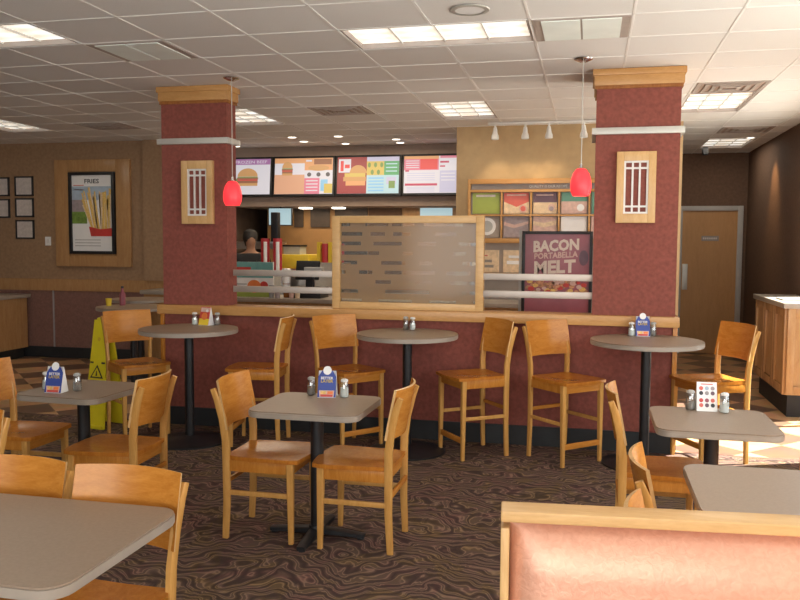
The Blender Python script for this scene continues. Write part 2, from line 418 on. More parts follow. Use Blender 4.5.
ceil = struct(mb.build('ceiling'), 'suspended ceiling of off white square tiles')
mb = MB()
for i in range(i0, i1+1):
    x = TX+PX*i
    if XL < x < XR:
        for j in range(j0, j1):
            if (i, j) in fixtures and (i-1, j) in fixtures: continue
            mb.box(x-.008, x+.008, max(TY+PY*j, YB), min(TY+PY*(j+1), YF), CZ-.003, CZ+.02, 'tbar')
for j in range(j0, j1+1):
    y = TY+PY*j
    if YB < y < YF:
        for i in range(i0, i1):
            if (i, j) in fixtures and (i, j-1) in fixtures: continue
            mb.box(max(TX+PX*i, XL), min(TX+PX*(i+1), XR), y-.008, y+.008, CZ-.003, CZ+.02, 'tbar')
mb.build('ceiling_grid', ceil)

# walls
def wall(name, x0, x1, y0, y1, z0, z1, m, label=None): return struct(MB().box(x0, x1, y0, y1, z0, z1, m).build(name), label)
LY = 9.95
wl = wall('wall_back_left', XL, -5.05, LY, LY+.15, 0, 3.1, 'taupe', 'taupe wall with a mauve brown wainscot')
MB().box(XL, -5.05, LY-.012, LY+.001, .14, .93, 'wains').build('wainscot_panel', wl)
struct(MB().box(XL, -5.05, LY-.03, LY, .93, 1.09, 'cabinet').build('trim_1'), 'wooden chair rail on the back left wall')
struct(MB().box(XL, -5.05, LY-.03, LY, 0, .15, 'rubber').build('baseboard_left'))
for x in (-7.22, -5.75): struct(MB().box(x-.012, x+.012, LY-.02, LY-.01, .15, .93, 'greyink').build('trim_2'))
struct(MB().box(-5.80, -5.05, LY-.06, LY+.02, 1.09, CZ, 'taupe').build('wall_pilaster'))
wall('wall_left', XL-.15, XL, YB, LY+.15, 0, 3.1, 'taupe')
wall('wall_kitchen_left', -5.2, -5.05, LY+.15, YF, 0, 3.1, 'kdark')
wall('wall_kitchen_back', -5.2, .9, YF, YF+.15, 0, 3.1, 'kitchen')
wt = wall('wall_tan', -1.53, .95, 9.45, 9.6, 0, 3.1, 'tan', 'tan wall behind the display case')
wall('wall_hall_left', .80, .95, 9.6, 12.8, 0, 3.1, 'hall')
wall('wall_hall_back', .80, XR+.15, 12.8, 12.95, 0, 3.1, 'hall', 'dark brown wall around the wooden door')
wr = wall('wall_right', XR, XR+.15, 9.35, 12.95, 0, 3.1, 'hall', 'dark brown right wall')
for (y0, y1, z0, z1) in ((YB, .7, 0, 3.1), (.7, 5.7, 0, .75), (.7, 5.7, 2.6, 3.1), (5.7, 6.75, 0, 3.1), (6.75, 9.35, 2.45, 3.1)):
    wall('wall_right', XR, XR+.15, y0, y1, z0, z1, 'tan')
for (x0, x1, z0, z1) in ((XL, -5.2, 0, 3.1), (-5.2, 2.0, 0, .5), (-5.2, 2.0, 2.65, 3.1), (2.0, XR+.15, 0, 3.1)):
    wall('wall_front', x0, x1, YB-.15, YB, z0, z1, 'tan')
def window(n, pts, axis, label):
    # frame bars on a wall plane
    a0, a1, z0, z1, nd, pos = pts; mb = MB(); g = MB(); t = .05
    def bar(u0, u1, v0, v1, d=.05):
        if axis == 'y': mb.box(pos+.04, pos+.04+d, u0, u1, v0, v1, 'alu')
        else: mb.box(u0, u1, pos-.10, pos-.10+d, v0, v1, 'alu')
    bar(a0, a1, z0, z0+t); bar(a0, a1, z1-t, z1)
    for k in range(nd+1):
        u = a0+(a1-a0-t)*k/nd; bar(u, u+t, z0+t, z1-t)
    o = struct(mb.build('window_%d' % n), label)
    if axis == 'y': g.box(pos+.06, pos+.066, a0+t, a1-t, z0+t, z1-t, 'glass')
    else: g.box(a0+t, a1-t, pos-.08, pos-.074, z0+t, z1-t, 'glass')
    g.build('window_glass', o)
window(1, (-5.2, 2.0, .5, 2.65, 5, YB), 'x', 'wide shop window behind the dining area')
window(2, (.7, 5.7, .75, 2.6, 4, XR), 'y', 'side window beside the tables')
window(3, (6.75, 9.35, 0, 2.45, 2, XR), 'y', 'glazed side entrance')
struct(MB().box(XL-1, XR+7, YB-6, YF+3, -.2, -.12, 'greyp').build('ground'), 'pavement outside')

# door at the back right
d = struct(MB().box(1.31, 2.07, 12.765, 12.80, .01, 2.11, 'door').build('door_1'), 'plain birch restroom door')
mb = MB(); mb.box(1.23, 1.31, 12.74, 12.82, 0, 2.18, 'doorframe', .004).box(2.07, 2.145, 12.74, 12.82, 0, 2.18, 'doorframe', .004).box(1.31, 2.07, 12.74, 12.82, 2.11, 2.18, 'doorframe', .004); mb.build('door_frame', d)
MB().box(1.325, 1.40, 12.755, 12.768, .95, 1.33, 'grayband', .003).build('push_plate', d)
s = MB().box(1.58, 1.82, 12.758, 12.768, 1.67, 1.745, 'striplabel').build('door_sign', d)
mb = MB()
for k in range(7): mb.box(1.60+k*.029, 1.62+k*.029, 12.755, 12.758, 1.695, 1.72, 'certificate')
mb.build('sign_marks', s)
struct(MB().box(.95, 1.23, 12.77, 12.8, 0, .15, 'rubber').build('baseboard_back'))
struct(MB().box(XR-.02, XR, 9.35, 12.8, 0, .15, 'rubber').build('baseboard_right'))

# half wall with wooden cap
hw = wall('wall_half', -3.66, .63, WY, WY+.16, 0, 1.0, 'maroon', 'low maroon wall between the two columns')
cap = MB().box(-3.70, .67, WY-.05, WY+.20, .985, 1.065, 'trimwood', .006).build('trim_3'); struct(cap, 'wooden cap along the low maroon wall')
struct(MB().box(-3.70, .67, WY-.018, WY, 0, .16, 'rubber').build('baseboard_half'))
for x in (-3.685, .625): struct(MB().box(x, x+.035, WY-.022, WY+.02, .16, .985, 'wood', .004).build('trim_4'))

def column(x0, x1, dep, label):
    t = thing('column', label, 'column', ((x0+x1)/2, WY+.32, 0)); w = (x1-x0)/2; y0, y1 = -.32, -.32+dep
    MB().box(-w, w, y0, y1, 1.066, 2.81, 'maroon').build('shaft', t)
    MB().box(-w, w, y0+.17, y1+.03, .0, 1.066, 'maroon').build('lower_shaft', t)
    MB().box(-w-.02, w+.02, y0-.02, y1+.02, 2.825, CZ-.002, 'trimwood', .006).box(-w-.032, w+.032, y0-.032, y1+.032, 2.90, CZ-.002, 'trimwood', .006).box(-w-.012, w+.012, y0-.012, y1+.012, 2.80, 2.83, 'wooddark').build('crown_moulding', t)
    MB().box(-w-.03, w+.03, y0-.03, y1+.03, 2.455, 2.505, 'grayband', .003).build('metal_band', t)
    return t
column(-3.66, -3.05, .19, 'tall maroon column on the left, wooden crown, red lamp hanging at its right edge')
column(.02, .64, .5, 'tall maroon column on the right, wooden crown, nearer the door')
sc = thing('wall_sconce', 'oak framed lattice light on the left column', 'wall light', (-3.31, WY+.01, 2.04), 0, 'lattice lights on the columns')
mb = MB()
for (x0, x1, z0, z1) in ((-.145, -.09, -.27, .27), (.09, .145, -.27, .27), (-.09, .09, .20, .27), (-.09, .09, -.27, -.20)): mb.box(x0, x1, -.055, 0, z0, z1, 'woodpalez', .003)
mb.build('frame', sc)
MB().box(-.09, .09, -.03, -.005, -.20, .20, 'maroon').build('panel', sc)
mb = MB()
for x in (-.083, -.026, .026, .083): mb.box(x-.007, x+.007, -.045, -.03, -.2, .2, 'white')
for z in (-.193, -.145, .145, .193): mb.box(-.09, .09, -.047, -.031, z-.007, z+.007, 'white')
mb.build('lattice', sc)
dup(sc, (.325, WY+.01, 2.05), 0, 'oak framed lattice light on the right column')

# glass partition on the ledge
t = thing('glass_partition', 'etched glass divider in an oak frame standing on the low wall', 'partition', (-1.48, WY+.08, 1.065))
mb = MB()
for (x0, x1, z0, z1) in ((-.64, -.575, 0, .775), (.575, .64, 0, .775), (-.575, .575, .715, .775), (-.575, .575, 0, .055)): mb.box(x0, x1, -.035, .035, z0, z1, 'woodpale', .004)
mb.build('frame', t)
MB().box(-.575, .575, -.004, .004, .055, .715, 'frost').build('glass_pane', t)
def rails(x0, x1, za, label, px_):
    for z, wh in ((za+.14, 'upper'), (za, 'lower')):
        tag(MB().box(x0, x1, WY+.045, WY+.057, z-.027, z+.027, 'alu', .003).build('metal_rail'), 'flat %s metal rail %s' % (wh, label), 'rail', 'flat metal rails above the low wall')
rails(-3.02, -2.12, 1.21, 'between the left column and the glass divider', 0)
rails(-.84, .03, 1.21, 'between the glass divider and the right column', 0)

# ------------------------------------------------------------------ chairs
def make_chair(name, label, cat, sh, stool=False):
    t = thing(name, label, cat)
    th = .412+0*sh
    top = sh+.40 if not stool else sh+.40
    # seat: scooped board (front = +y)
    def seatfn(u, v):
        y = -.20+.42*v; hwid = .19+.025*v
        e = 1-.10*max(0, abs(v-.5)*2-.75)*4
        x = (u*2-1)*hwid*e; cyy = y + (.02*(1-(u*2-1)**2) if v > .5 else 0)*(v-.5)*2
        z = sh - .012*math.exp(-((u-.5)/.28)**2-((v-.42)/.32)**2)*1.3
        return (x, cyy, z), (0, 0, 1)
    MB().sheet(seatfn, 10, 10, .022, 'seatwood').build('seat', t)
    mb = MB(); a0, a1 = sh-.085, sh-.024
    mb.box(-.185, .185, .165, .187, a0, a1, 'woodx', .003).box(-.165, .165, -.185, -.165, a0, a1, 'woodx', .003)
    for s_ in (-1, 1): mb.box(s_*.178-.011, s_*.178+.011, -.175, .165, a0, a1, 'wood', .003)
    mb.build('apron', t)
    for s_ in (-1, 1):
        MB().sweep([(s_*.182, .180, 0), (s_*.182, .178, sh*.5), (s_*.182, .176, sh-.024)], [.026, .033, .038], [.026, .033, .038], 'legwood').build('leg', t)
        pts = [(s_*.178, -.200, 0), (s_*.179, -.190, sh*.45), (s_*.180, -.190, sh-.03), (s_*.184, -.191, sh+.08), (s_*.191, -.206, sh+.20), (s_*.197, -.234, sh+.31), (s_*.200, -.256, top-.035)]
        MB().sweep(pts, .024, [.032, .038, .042, .042, .040, .036, .028], 'legwood').build('leg', t)
    # curved plywood back
    def backfn(u, v):
        x = (u*2-1)*.205; q = (u*2-1)**2
        z = sh+.145+.262*v
        y = -.172-.046*v - .046*(1-q)
        return (x, y-.006*v*v, z), (x*.9, 1, .25)
    MB().sheet(backfn, 14, 6, .013, 'woodx', 'woodpalez').build('backrest', t)
    mb = MB()
    zs = sh*.56 if not stool else sh*.50
    for s_ in (-1, 1):
        mb2 = MB().box(s_*.181-.009, s_*.181+.009, -.195, .172, zs-.013, zs+.013, 'legwood', .003); mb2.build('stretcher', t)
    MB().box(-.172, .172, -.212, -.194, zs+.04, zs+.066, 'woodx', .003).build('stretcher', t)
    if stool: MB().box(-.170, .170, .168, .188, .125, .165, 'woodx', .003).build('footrest', t)
    return t
chair0 = make_chair('dining_chair', 'honey oak chair at the centre square table, left side', 'chair', .46)
stool0 = make_chair('bar_stool', 'tall oak bar stool', 'stool', .62, True)
def put(proto, x, y, ang, label, group):
    # ang = heading of the seat front, degrees from +x
    rz = R(ang-90)
    global used
    if proto.name not in used:
        used.add(proto.name); proto.location = (x, y, .004); proto.rotation_euler.z = rz; proto['label'] = label; proto['group'] = group; return proto
    return dup(proto, (x, y, .004), rz, label, group)
used = set()
G1 = 'oak dining chairs'; G2 = 'tall oak bar stools'
put(chair0, -1.71, 4.235, 0, 'oak chair left of the centre square table, facing right', G1)
put(chair0, -1.18, 4.215, 180, 'oak chair right of the centre square table, facing left', G1)
c_ = put(chair0, -1.54, 2.26, -92, 'pale lit oak chair behind the grey table in the lower left corner', G1); c_.scale.z = .965
c_ = put(chair0, -1.99, 2.28, -90, 'oak chair at the left picture edge, behind the lower left corner table', G1); c_.scale.z = .965
put(chair0, -2.61, 4.14, 183, 'amber oak chair right of the square table with the blue card by the yellow sign', G1)
put(chair0, -3.40, 4.33, 0, 'oak chair cut by the left picture edge, left of the table by the yellow sign', G1)
put(chair0, .372, 4.42, 0, 'oak chair seen edge on, left of the table with the white dotted card', G1)
put(chair0, .43, 3.00, 0, 'oak chair tucked under the right front table, its curved top just above the booth', G1)
put(chair0, .39, 2.375, 0, 'oak chair showing only its curved top directly above the booth rail', G1)
put(chair0, .885, 4.25, 180, 'oak chair cut by the right picture edge, right of the dotted card table', G1)
put(chair0, -2.71, 2.86, -88, 'pale oak chair at the left picture edge, only its right post in view', G1)
put(stool0, -.86, 6.20, 217, 'oak bar stool right of the middle round table', G2)
put(stool0, -.16, 6.20, -46, 'oak bar stool left of the right round table', G2)
put(stool0, -1.84, 6.18, -40, 'oak bar stool left of the middle round table, behind the centre card', G2)
put(stool0, -2.58, 6.12, 188, 'oak bar stool right of the left round table, seen from its side', G2)
put(stool0, -3.65, 6.10, -38, 'oak bar stool left of the left round table, beside the yellow sign', G2)
put(stool0, .89, 6.45, 207, 'oak bar stool right of the right round table, in front of the door', G2)

# ------------------------------------------------------------------ tables
def make_table(name, label, loc, w, d, h, round_=False, group=None, rz=0):
    t = thing(name, label, 'table', loc, rz, group)
    mb = MB()
    if round_:
        pts = [(w/2*cos(2*pi*i/48), w/2*sin(2*pi*i/48)) for i in range(48)]
    else: pts = rrect(w, d, .075)
    sh_ = lambda k: [(x*(1-k/(w/2)), y*(1-k/(d/2))) for x, y in pts]
    mb.prism(sh_(.002), h-.006, h, 'laminate', 'xy')
    mb.build('table_top', t)
    e = MB(); e.prism(sh_(.003), h-.036, h-.030, 'edge', 'xy').prism(pts, h-.030, h-.007, 'edge', 'xy').build('edge_band', t)
    MB().cyl((0, 0, .03), (0, 0, h-.045), .036, .036, 'black', 24).build('pole', t)
    MB().box(-.13, .13, -.13, .13, h-.05, h-.036, 'black').build('mounting_plate', t)
    if round_: MB().lathe([(0, .0), (.30, .0), (.30, .012), (.26, .022), (.10, .040), (.05, .055), (0, .055)], 'black', seg=40).build('base', t)
    else:
        b = MB()
        for k in range(4):
            a = pi/4*0+pi/2*k; p = [(0, 0, .032), (.13*cos(a), .13*sin(a), .028), (.27*cos(a), .27*sin(a), .018)]
            b.sweep(p, [.07, .06, .045], [.036, .03, .022], 'black', side=(-sin(a), cos(a), 0))
            b.cyl((.25*cos(a), .25*sin(a), 0), (.25*cos(a), .25*sin(a), .012), .02, .02, 'rubber', 12)
        b.cyl((0, 0, .012), (0, 0, .06), .055, .045, 'black', 20); b.build('base', t)
    return t
G3, G4 = 'square pedestal tables', 'round bar height tables'
F0 = .004
make_table('square_table', 'grey square table in the centre between two oak chairs', (-1.44, 4.22, F0), .61, .57, .736, group=G3)
make_table('square_table', 'grey square table left of centre, in front of the yellow sign', (-2.93, 4.29, F0), .55, .56, .736, group=G3, rz=R(-3))
make_table('square_table', 'grey square table at right holding the white dotted card', (.615, 4.33, F0), .58, .60, .736, group=G3)
make_table('square_table', 'bare grey square table at right just behind the booth', (.725, 3.10, F0), .70, .66, .736, group=G3)
make_table('long_table', 'large grey table in the lower left corner', (-1.92, 2.09, F0), 1.26, .66, .736)
make_table('round_table', 'round grey bar table by the left column, with the red and yellow card', (-3.13, 6.0, F0), .78, .78, .92, True, G4)
make_table('round_table', 'round grey bar table in the middle, with only two shakers', (-1.36, 6.13, F0), .78, .78, .92, True, G4)
make_table('round_table', 'round grey bar table by the right column, with a blue card', (.41, 6.18, F0), .80, .80, .92, True, G4)
make_table('round_table', 'round bar table far left behind the yellow sign', (-4.83, 8.0, 0), .77, .77, .91, True, G4)
make_table('round_table', 'farthest round bar table at left, mostly behind another', (-5.25, 8.85, 0), .70, .70, .93, True, G4)

# shakers and cards
def make_shaker(label, fill):
    t = thing('shaker', label, 'shaker')
    MB().lathe([(0, .001), (.023, .001), (.026, .008), (.025, .05), (.021, .088), (.019, .092)], 'shaker', seg=16).build('glass_body', t)
    MB().lathe([(0, .004), (.0225, .004), (.023, .010), (.022, .055), (0, .058)], fill, seg=16).build('contents', t)
    MB().lathe([(.0205, .090), (.0215, .093), (.020, .101), (.012, .106), (0, .107)], 'greyp' if fill == 'pepper' else 'white', seg=16).build('lid', t)
    return t
sp, pp = None, None
def shaker(x, y, z, kind, label):
    global sp, pp
    g = 'salt and pepper shakers'
    if kind == 's':
        if sp is None: sp = make_shaker(label, 'salt'); sp.location = (x, y, z); sp['group'] = g; return
        dup(sp, (x, y, z), 0, label, g)
    else:
        if pp is None: pp = make_shaker(label, 'pepper'); pp.location = (x, y, z); pp['group'] = g; return
        dup(pp, (x, y, z), 0, label, g)
Z1, Z2 = .741, .925
shaker(-1.55, 4.44, Z1, 'p', 'dark glass shaker left of the blue card, centre table')
shaker(-1.345, 4.42, Z1, 's', 'white salt shaker right of the blue card, centre table')
shaker(-3.12, 4.21, Z1, 's', 'pale shaker left of the blue card, table by the yellow sign')
shaker(-2.915, 4.21, Z1, 'p', 'dark shaker right of the blue card, table by the yellow sign')
shaker(.535, 4.56, Z1, 'p', 'grey shaker left of the white dotted card')
shaker(.70, 4.52, Z1, 's', 'white salt shaker right of the white dotted card')
shaker(-3.205, 6.25, Z2, 's', 'white shaker left of the red and yellow card')
shaker(-3.01, 6.27, Z2, 'p', 'dark shaker right of the red and yellow card')
shaker(-1.425, 6.36, Z2, 'p', 'dark shaker, left one of the pair on the middle round table')
shaker(-1.365, 6.34, Z2, 's', 'white shaker, right one of the pair on the middle round table')
shaker(.315, 6.42, Z2, 's', 'white shaker left of the blue card, right round table')
shaker(.475, 6.46, Z2, 'p', 'dark shaker right of the blue card, right round table')
def tent(x, y, z, rz, label, style):
    t = thing('table_card', label, 'table card', (x, y, z), rz)
    w, h = .052, .150
    tilt = .30
    def onface(y0):  # helper: lean of the front face at height z
        return lambda zz, o=0: -.040+zz*.25-o
    fy = onface(0)
    def face(mb, pts, off, m):   # polygon on the leaning front face
        v = [mb.bm.verts.new((a, fy(b, off), b)) for a, b in pts]; v2 = [mb.bm.verts.new((a, fy(b, off)+.001, b)) for a, b in pts]
        n = len(pts); fs = [mb.bm.faces.new(v), mb.bm.faces.new(list(reversed(v2)))]
        for i in range(n): fs.append(mb.bm.faces.new((v[i], v2[i], v2[(i+1) % n], v[(i+1) % n])))
        mb.setm(fs, m)
    circ = lambda cx, cz, r, n=20: [(cx+r*cos(2*pi*i/n), cz+r*sin(2*pi*i/n)) for i in range(n)]
    body = MB(); col = {'blue': 'navy', 'white': 'paper', 'red': 'redp'}[style]
    if style == 'blue': out = [(-w, 0), (w, 0), (w, .115), (w*.6, .148), (-w*.6, .148), (-w, .115)]
    else: out = [(-w, 0), (w, 0), (w*.96, .150), (-w*.96, .150)]
    face(body, out, 0, col)
    body.box(-w, w, -.040, .040, 0, .002, 'paper')
    bv = [body.bm.verts.new((a, .040-b*.25, b)) for a, b in ((-w, 0), (w, 0), (w*.96, .148), (-w*.96, .148))]; body.setm([body.bm.faces.new(bv)], 'paper')
    for sx in (-1, 1):
        sv = [body.bm.verts.new(p) for p in ((sx*w*.995, -.039, 0), (sx*w*.995, .039, 0), (sx*w*.955, 0.003, .148), (sx*w*.955, -.003, .148))]; body.setm([body.bm.faces.new(sv)], 'paper')
    body.build('card', t)
    art = MB()
    def word(s_, z0, hh, ww, m):
        k = len(art.bm.verts); art.text(s_, 0, 0, z0, ww, hh, m, bold=.02)
        art.bm.verts.ensure_lookup_table()
        for v in art.bm.verts[k:]: v.co.y = fy(v.co.z, .0015)
    if style == 'blue':
        b = MB(); face(b, circ(0, .150, .024), .002, 'paper'); b.build('badge', t)
        word('BETTER', .108, .014, .070, 'paper'); word('LATER', .091, .016, .070, 'mustard')
        face(art, [(-.040, .004), (.040, .004), (.044, .040), (-.044, .040)], .001, 'pinkp')
        face(art, [(-.034, .006), (.034, .006), (.036, .018), (-.036, .018)], .002, 'redp')
        face(art, [(-.034, .020), (-.004, .020), (-.004, .036), (-.034, .036)], .002, 'fry')
        face(art, [(.004, .020), (.036, .020), (.036, .036), (.004, .036)], .002, 'orange')
    elif style == 'white':
        face(art, [(-.03, .137), (.03, .137), (.03, .141), (-.03, .141)], .001, 'redp')
        cs = ['coral', 'skyp', 'greyblue', 'ink', 'greyink', 'purple', 'redp', 'winep', 'coral', 'coral', 'purple', 'ink']
        for r in range(4):
            for c in range(3):
                face(art, circ(-.029+.029*c, (.118, .093, .056, .031)[r], .0105, 14), .001, cs[r*3+c])
    else:
        face(art, [(-.05, .003), (.05, .003), (.05, .055), (-.05, .055)], .001, 'yellowp')
        face(art, circ(.0, .075, .030), .002, 'orange'); face(art, [(-.045, .11), (.045, .11), (.045, .145), (-.045, .145)], .001, 'pinkp')
        face(art, circ(.02, .12, .012), .002, 'paper')
    art.build('printed_picture', t)
    return t
tent(-1.445, 4.42, Z1, R(8), 'blue table card with a round white badge on the centre table', 'blue')
tent(-3.01, 4.15, Z1, R(2), 'blue table card on the table by the yellow sign', 'blue')
tent(.615, 4.57, Z1, R(2), 'white table card with rows of coloured dots', 'white')
tent(-3.105, 6.26, Z2, R(-14), 'red and yellow table card on the left round table', 'red')
tent(.395, 6.44, Z2, R(4), 'blue table card on the right round table', 'blue')
# bottle and cup on the far table
t = thing('sauce_bottle', 'dark brown sauce bottle on the far left table', 'bottle', (-5.02, 8.10, .911))
MB().lathe([(0, 0), (.03, 0), (.032, .01), (.032, .12), (.014, .16), (.013, .19), (0, .19)], 'winep').build('bottle_body', t)
MB().lathe([(.015, .188), (.015, .21), (0, .212)], 'ink').build('bottle_cap', t)
tag(MB().lathe([(0, 0), (.026, 0), (.034, .08), (.032, .08), (.025, .006), (0, .006)], 'yellowp').build('cup', loc=(-5.12, 7.99, .911)), 'small yellow cup beside the sauce bottle', 'cup')

# ------------------------------------------------------------------ booth bench
t = thing('booth_bench', 'copper vinyl booth bench with a pale oak frame, bottom right', 'bench', (-.205, 2.02, .004), R(5.5))
BW, BT = 1.75, .955
mb = MB()
mb.box(0, BW, -.03, .055, BT-.028, BT, 'woodpale', .006, seg=3)
for x in (0, BW-.022): mb.box(x, x+.022, -.03, .055, 0, BT-.042, 'woodpalez', .006)
mb.box(.022, BW-.022, .03, .05, .1, BT-.042, 'woodpalez'); mb.build('wooden_frame', t)
def padfn(u, v):
    x = .024+(BW-.048)*u; z = .44+(BT-.030-.44)*v
    ex = min(1, min(u, 1-u)*(BW-.094)/.11); ez = min(1, (1-v)*(BT-.484)/.13)
    k = math.sin(ex*pi/2)**.6*math.sin(max(ez, 0)*pi/2)**.6
    return (x, .028-.062*k-.07*(1-v)**1.6, z), (0, -1, 0)
MB().sheet(padfn, 90, 30, .004, 'copper').build('back_cushion', t)
MB().box(.02, BW-.02, -.52, -.03, .34, .46, 'copper', .035, seg=4).build('seat_cushion', t)
MB().box(.03, BW-.03, -.48, .03, .10, .34, 'woodpale', .004).build('bench_box', t)
MB().box(.05, BW-.05, -.42, .03, 0, .10, 'rubber').build('plinth', t)

# ------------------------------------------------------------------ wet floor sign
t = thing('wet_floor_sign', 'tall yellow folding caution sign standing on the floor at left', 'sign', (-4.12, 6.34, .004), R(-12))
def leaf(sy, nm_):
    mb = MB(); W0, W1, Hh = .115, .075, .93; n = 10
    def fn(u, v):
        w_ = W0+(W1-W0)*v; return ((u*2-1)*w_, sy*(.14-.115*v), Hh*v), (0, sy, .15)
    mb.sheet(fn, 6, 12, .02, 'yellow')
    mb.box(-.115, .115, sy*.14-.016, sy*.14+.016, 0, .03, 'yellow', .005)
    return mb.build(nm_, t)
front = leaf(-1, 'front_leaf'); leaf(1, 'rear_leaf')
mb = MB()
def onl(x, z, o=.004): return (x, -(.14-.115*z/.93)-o, z)
def poly(mb, pts, m, o=.004):
    v = [mb.bm.verts.new(onl(x, z, o)) for x, z in pts]; mb.setm([mb.bm.faces.new(v)], m)
def tri(z0, s_, m, o): poly(mb, [(-s_, z0), (s_, z0), (0, z0+1.55*s_)], m, o)
tri(.43, .075, 'ink', .004); tri(.442, .053, 'yellow', .006)
poly(mb, [(-.010, .45), (.010, .45), (.004, .495), (-.004, .495)], 'ink', .008)
poly(mb, [(-.085, .555), (-.045, .555), (-.045, .57), (-.085, .57)], 'ink'); poly(mb, [(.045, .555), (.085, .555), (.085, .57), (.045, .57)], 'ink')
poly(mb, [(-.07, .385), (.07, .385), (.07, .41), (-.07, .41)], 'ink')
poly(mb, [(.018*cos(i*pi/6), .765+.018*sin(i*pi/6)) for i in range(12)], 'mustard')
mb.build('caution_marks', front)
MB().box(-.045, .045, -.03, .03, .92, .95, 'yellow', .012).build('hinge_cap', t)

# ------------------------------------------------------------------ pendants
def pendant(x, y, zs, label):
    t = thing('pendant_lamp', label, 'lamp', (x, y, 0), 0, 'red glass pendant lamps')
    MB().lathe([(0, CZ-.030), (.03, CZ-.028), (.065, CZ-.012), (.068, CZ-.006), (0, CZ-.006)], 'chrome', seg=24).build('ceiling_canopy', t)
    MB().cyl((0, 0, zs+.22), (0, 0, CZ-.028), .0035, .0035, 'grayband', 8).build('cord', t)
    MB().lathe([(0, zs+.235), (.008, zs+.232), (.012, zs+.205), (.022, zs+.200), (.024, zs+.185)], 'chrome', seg=16).build('socket_cap', t)
    MB().lathe([(.020, zs+.200), (.038, zs+.192), (.060, zs+.160), (.073, zs+.115), (.077, zs+.07), (.072, zs+.03), (.058, zs), (.056, zs+.002), (.066, zs+.04), (.070, zs+.10), (.060, zs+.15), (.02, zs+.19)], 'pend', seg=32).build('lamp_shade', t)
    MB().lathe([(0, zs+.012), (.020, zs+.014), (.030, zs+.04), (.02, zs+.08), (.012, zs+.12), (0, zs+.13)], 'bulb', seg=16).build('bulb', t)
pendant(-2.87, 6.28, 1.915, 'red glass pendant hanging in front of the left column edge')
pendant(-.08, 6.14, 1.965, 'red glass pendant hanging left of the right column')

# ------------------------------------------------------------------ ceiling fittings
for n, (a, lab) in enumerate(LIGHTS):
    x0, x1 = TX+PX*a[0], TX+PX*(a[1]+1); y0, y1 = TY+PY*a[2], TY+PY*(a[3]+1)
    lx, ly = x1-x0, y1-y0
    t = thing('ceiling_light', lab, 'ceiling light', ((x0+x1)/2, (y0+y1)/2, CZ), 0, 'fluorescent ceiling lights')
    mb = MB(); e = .012; hx, hy = lx/2-e, ly/2-e
    for (xa, xb, ya, yb) in ((-hx, -hx+.012, -hy, hy), (hx-.012, hx, -hy, hy), (-hx, hx, -hy, -hy+.012), (-hx, hx, hy-.012, hy)): mb.box(xa, xb, ya, yb, .0, .06, 'ventm')
    mb.box(-hx, hx, -hy, hy, .06, .07, 'white'); mb.build('housing', t)
    MB().box(-hx+.012, hx-.012, -hy+.012, hy-.012, .035, .042, 'lens').build('lens', t)
    mb = MB()
    nx, ny = (4, 1) if lx > ly else (3, 4)
    for k in range(1, nx): x = -hx+2*hx*k/nx; mb.box(x-.004, x+.004, -hy+.012, hy-.012, .022, .035, 'white')
    for k in range(1, ny+1):
        if k < ny: y = -hy+2*hy*k/ny; mb.box(-hx+.012, hx-.012, y-.005, y+.005, .018, .035, 'white')
    mb.build('louvre', t)
    if n < 7: light('fluorescent_light', 'AREA', ((x0+x1)/2, (y0+y1)/2, CZ-.02), ((x0+x1)/2, (y0+y1)/2, 0), 7, (1, .90, .74), shape='RECTANGLE', size=lx*.9, size_y=ly*.9)
for (a, kind), lab in zip(VENTS, ('pale ceiling panel over the left side of the room', 'two pane pale ceiling panel right of the nearest light')):
    x0, y0 = TX+PX*a[0], TY+PY*a[2]
    t = thing('ceiling_panel', lab, 'ceiling panel', (x0+PX/2, y0+PY/2, CZ), 0)
    MB().box(-.285, .285, -.26, .26, -.006, -.001, 'ventm').build('backing', t)
    mb = MB()
    for s_ in (-1, 1): mb.box(min(s_*.006, s_*.235), max(s_*.006, s_*.235), -.235, .235, -.011, -.006, 'panelgrey')
    mb.build('panes', t)
for (i, j), lab in zip(DIFF, ('square ceiling air vent above the service counter approach', 'square ceiling air vent right of the right column', 'ceiling air vent in the passage to the door', 'small ceiling air vent above the far left tables')):
    t = thing('ceiling_vent', lab, 'vent', (TX+PX*i+PX/2, TY+PY*j+PY/2, CZ), 0, 'ceiling air vents')
    mb = MB()
    for k in range(4):
        r0, r1 = .28-.065*k, .28-.065*k-.03; z = -.008-.002*k
        for (xa, xb, ya, yb) in ((-r0, r0, -r0*.92, -r1*.92), (-r0, r0, r1*.92, r0*.92), (-r0, -r1, -r1*.92, r1*.92), (r1, r0, -r1*.92, r1*.92)): mb.box(xa, xb, ya, yb, z, z+.007, 'ventm')
    mb.build('louvre', t); MB().box(-.27, .27, -.25, .25, -.002, -.001, 'soffit').build('duct_backing', t)
t = thing('ceiling_speaker', 'round white speaker in the ceiling at the top edge', 'speaker', (-.70, 4.74, CZ))
MB().lathe([(.085, -.012), (.11, -.010), (.115, -.004), (.11, -.0055), (.085, -.007)], 'grayband', seg=32).build('rim', t)
MB().lathe([(0, -.009), (.086, -.009), (.086, -.001), (0, -.001)], 'paper', seg=32).build('grille', t)
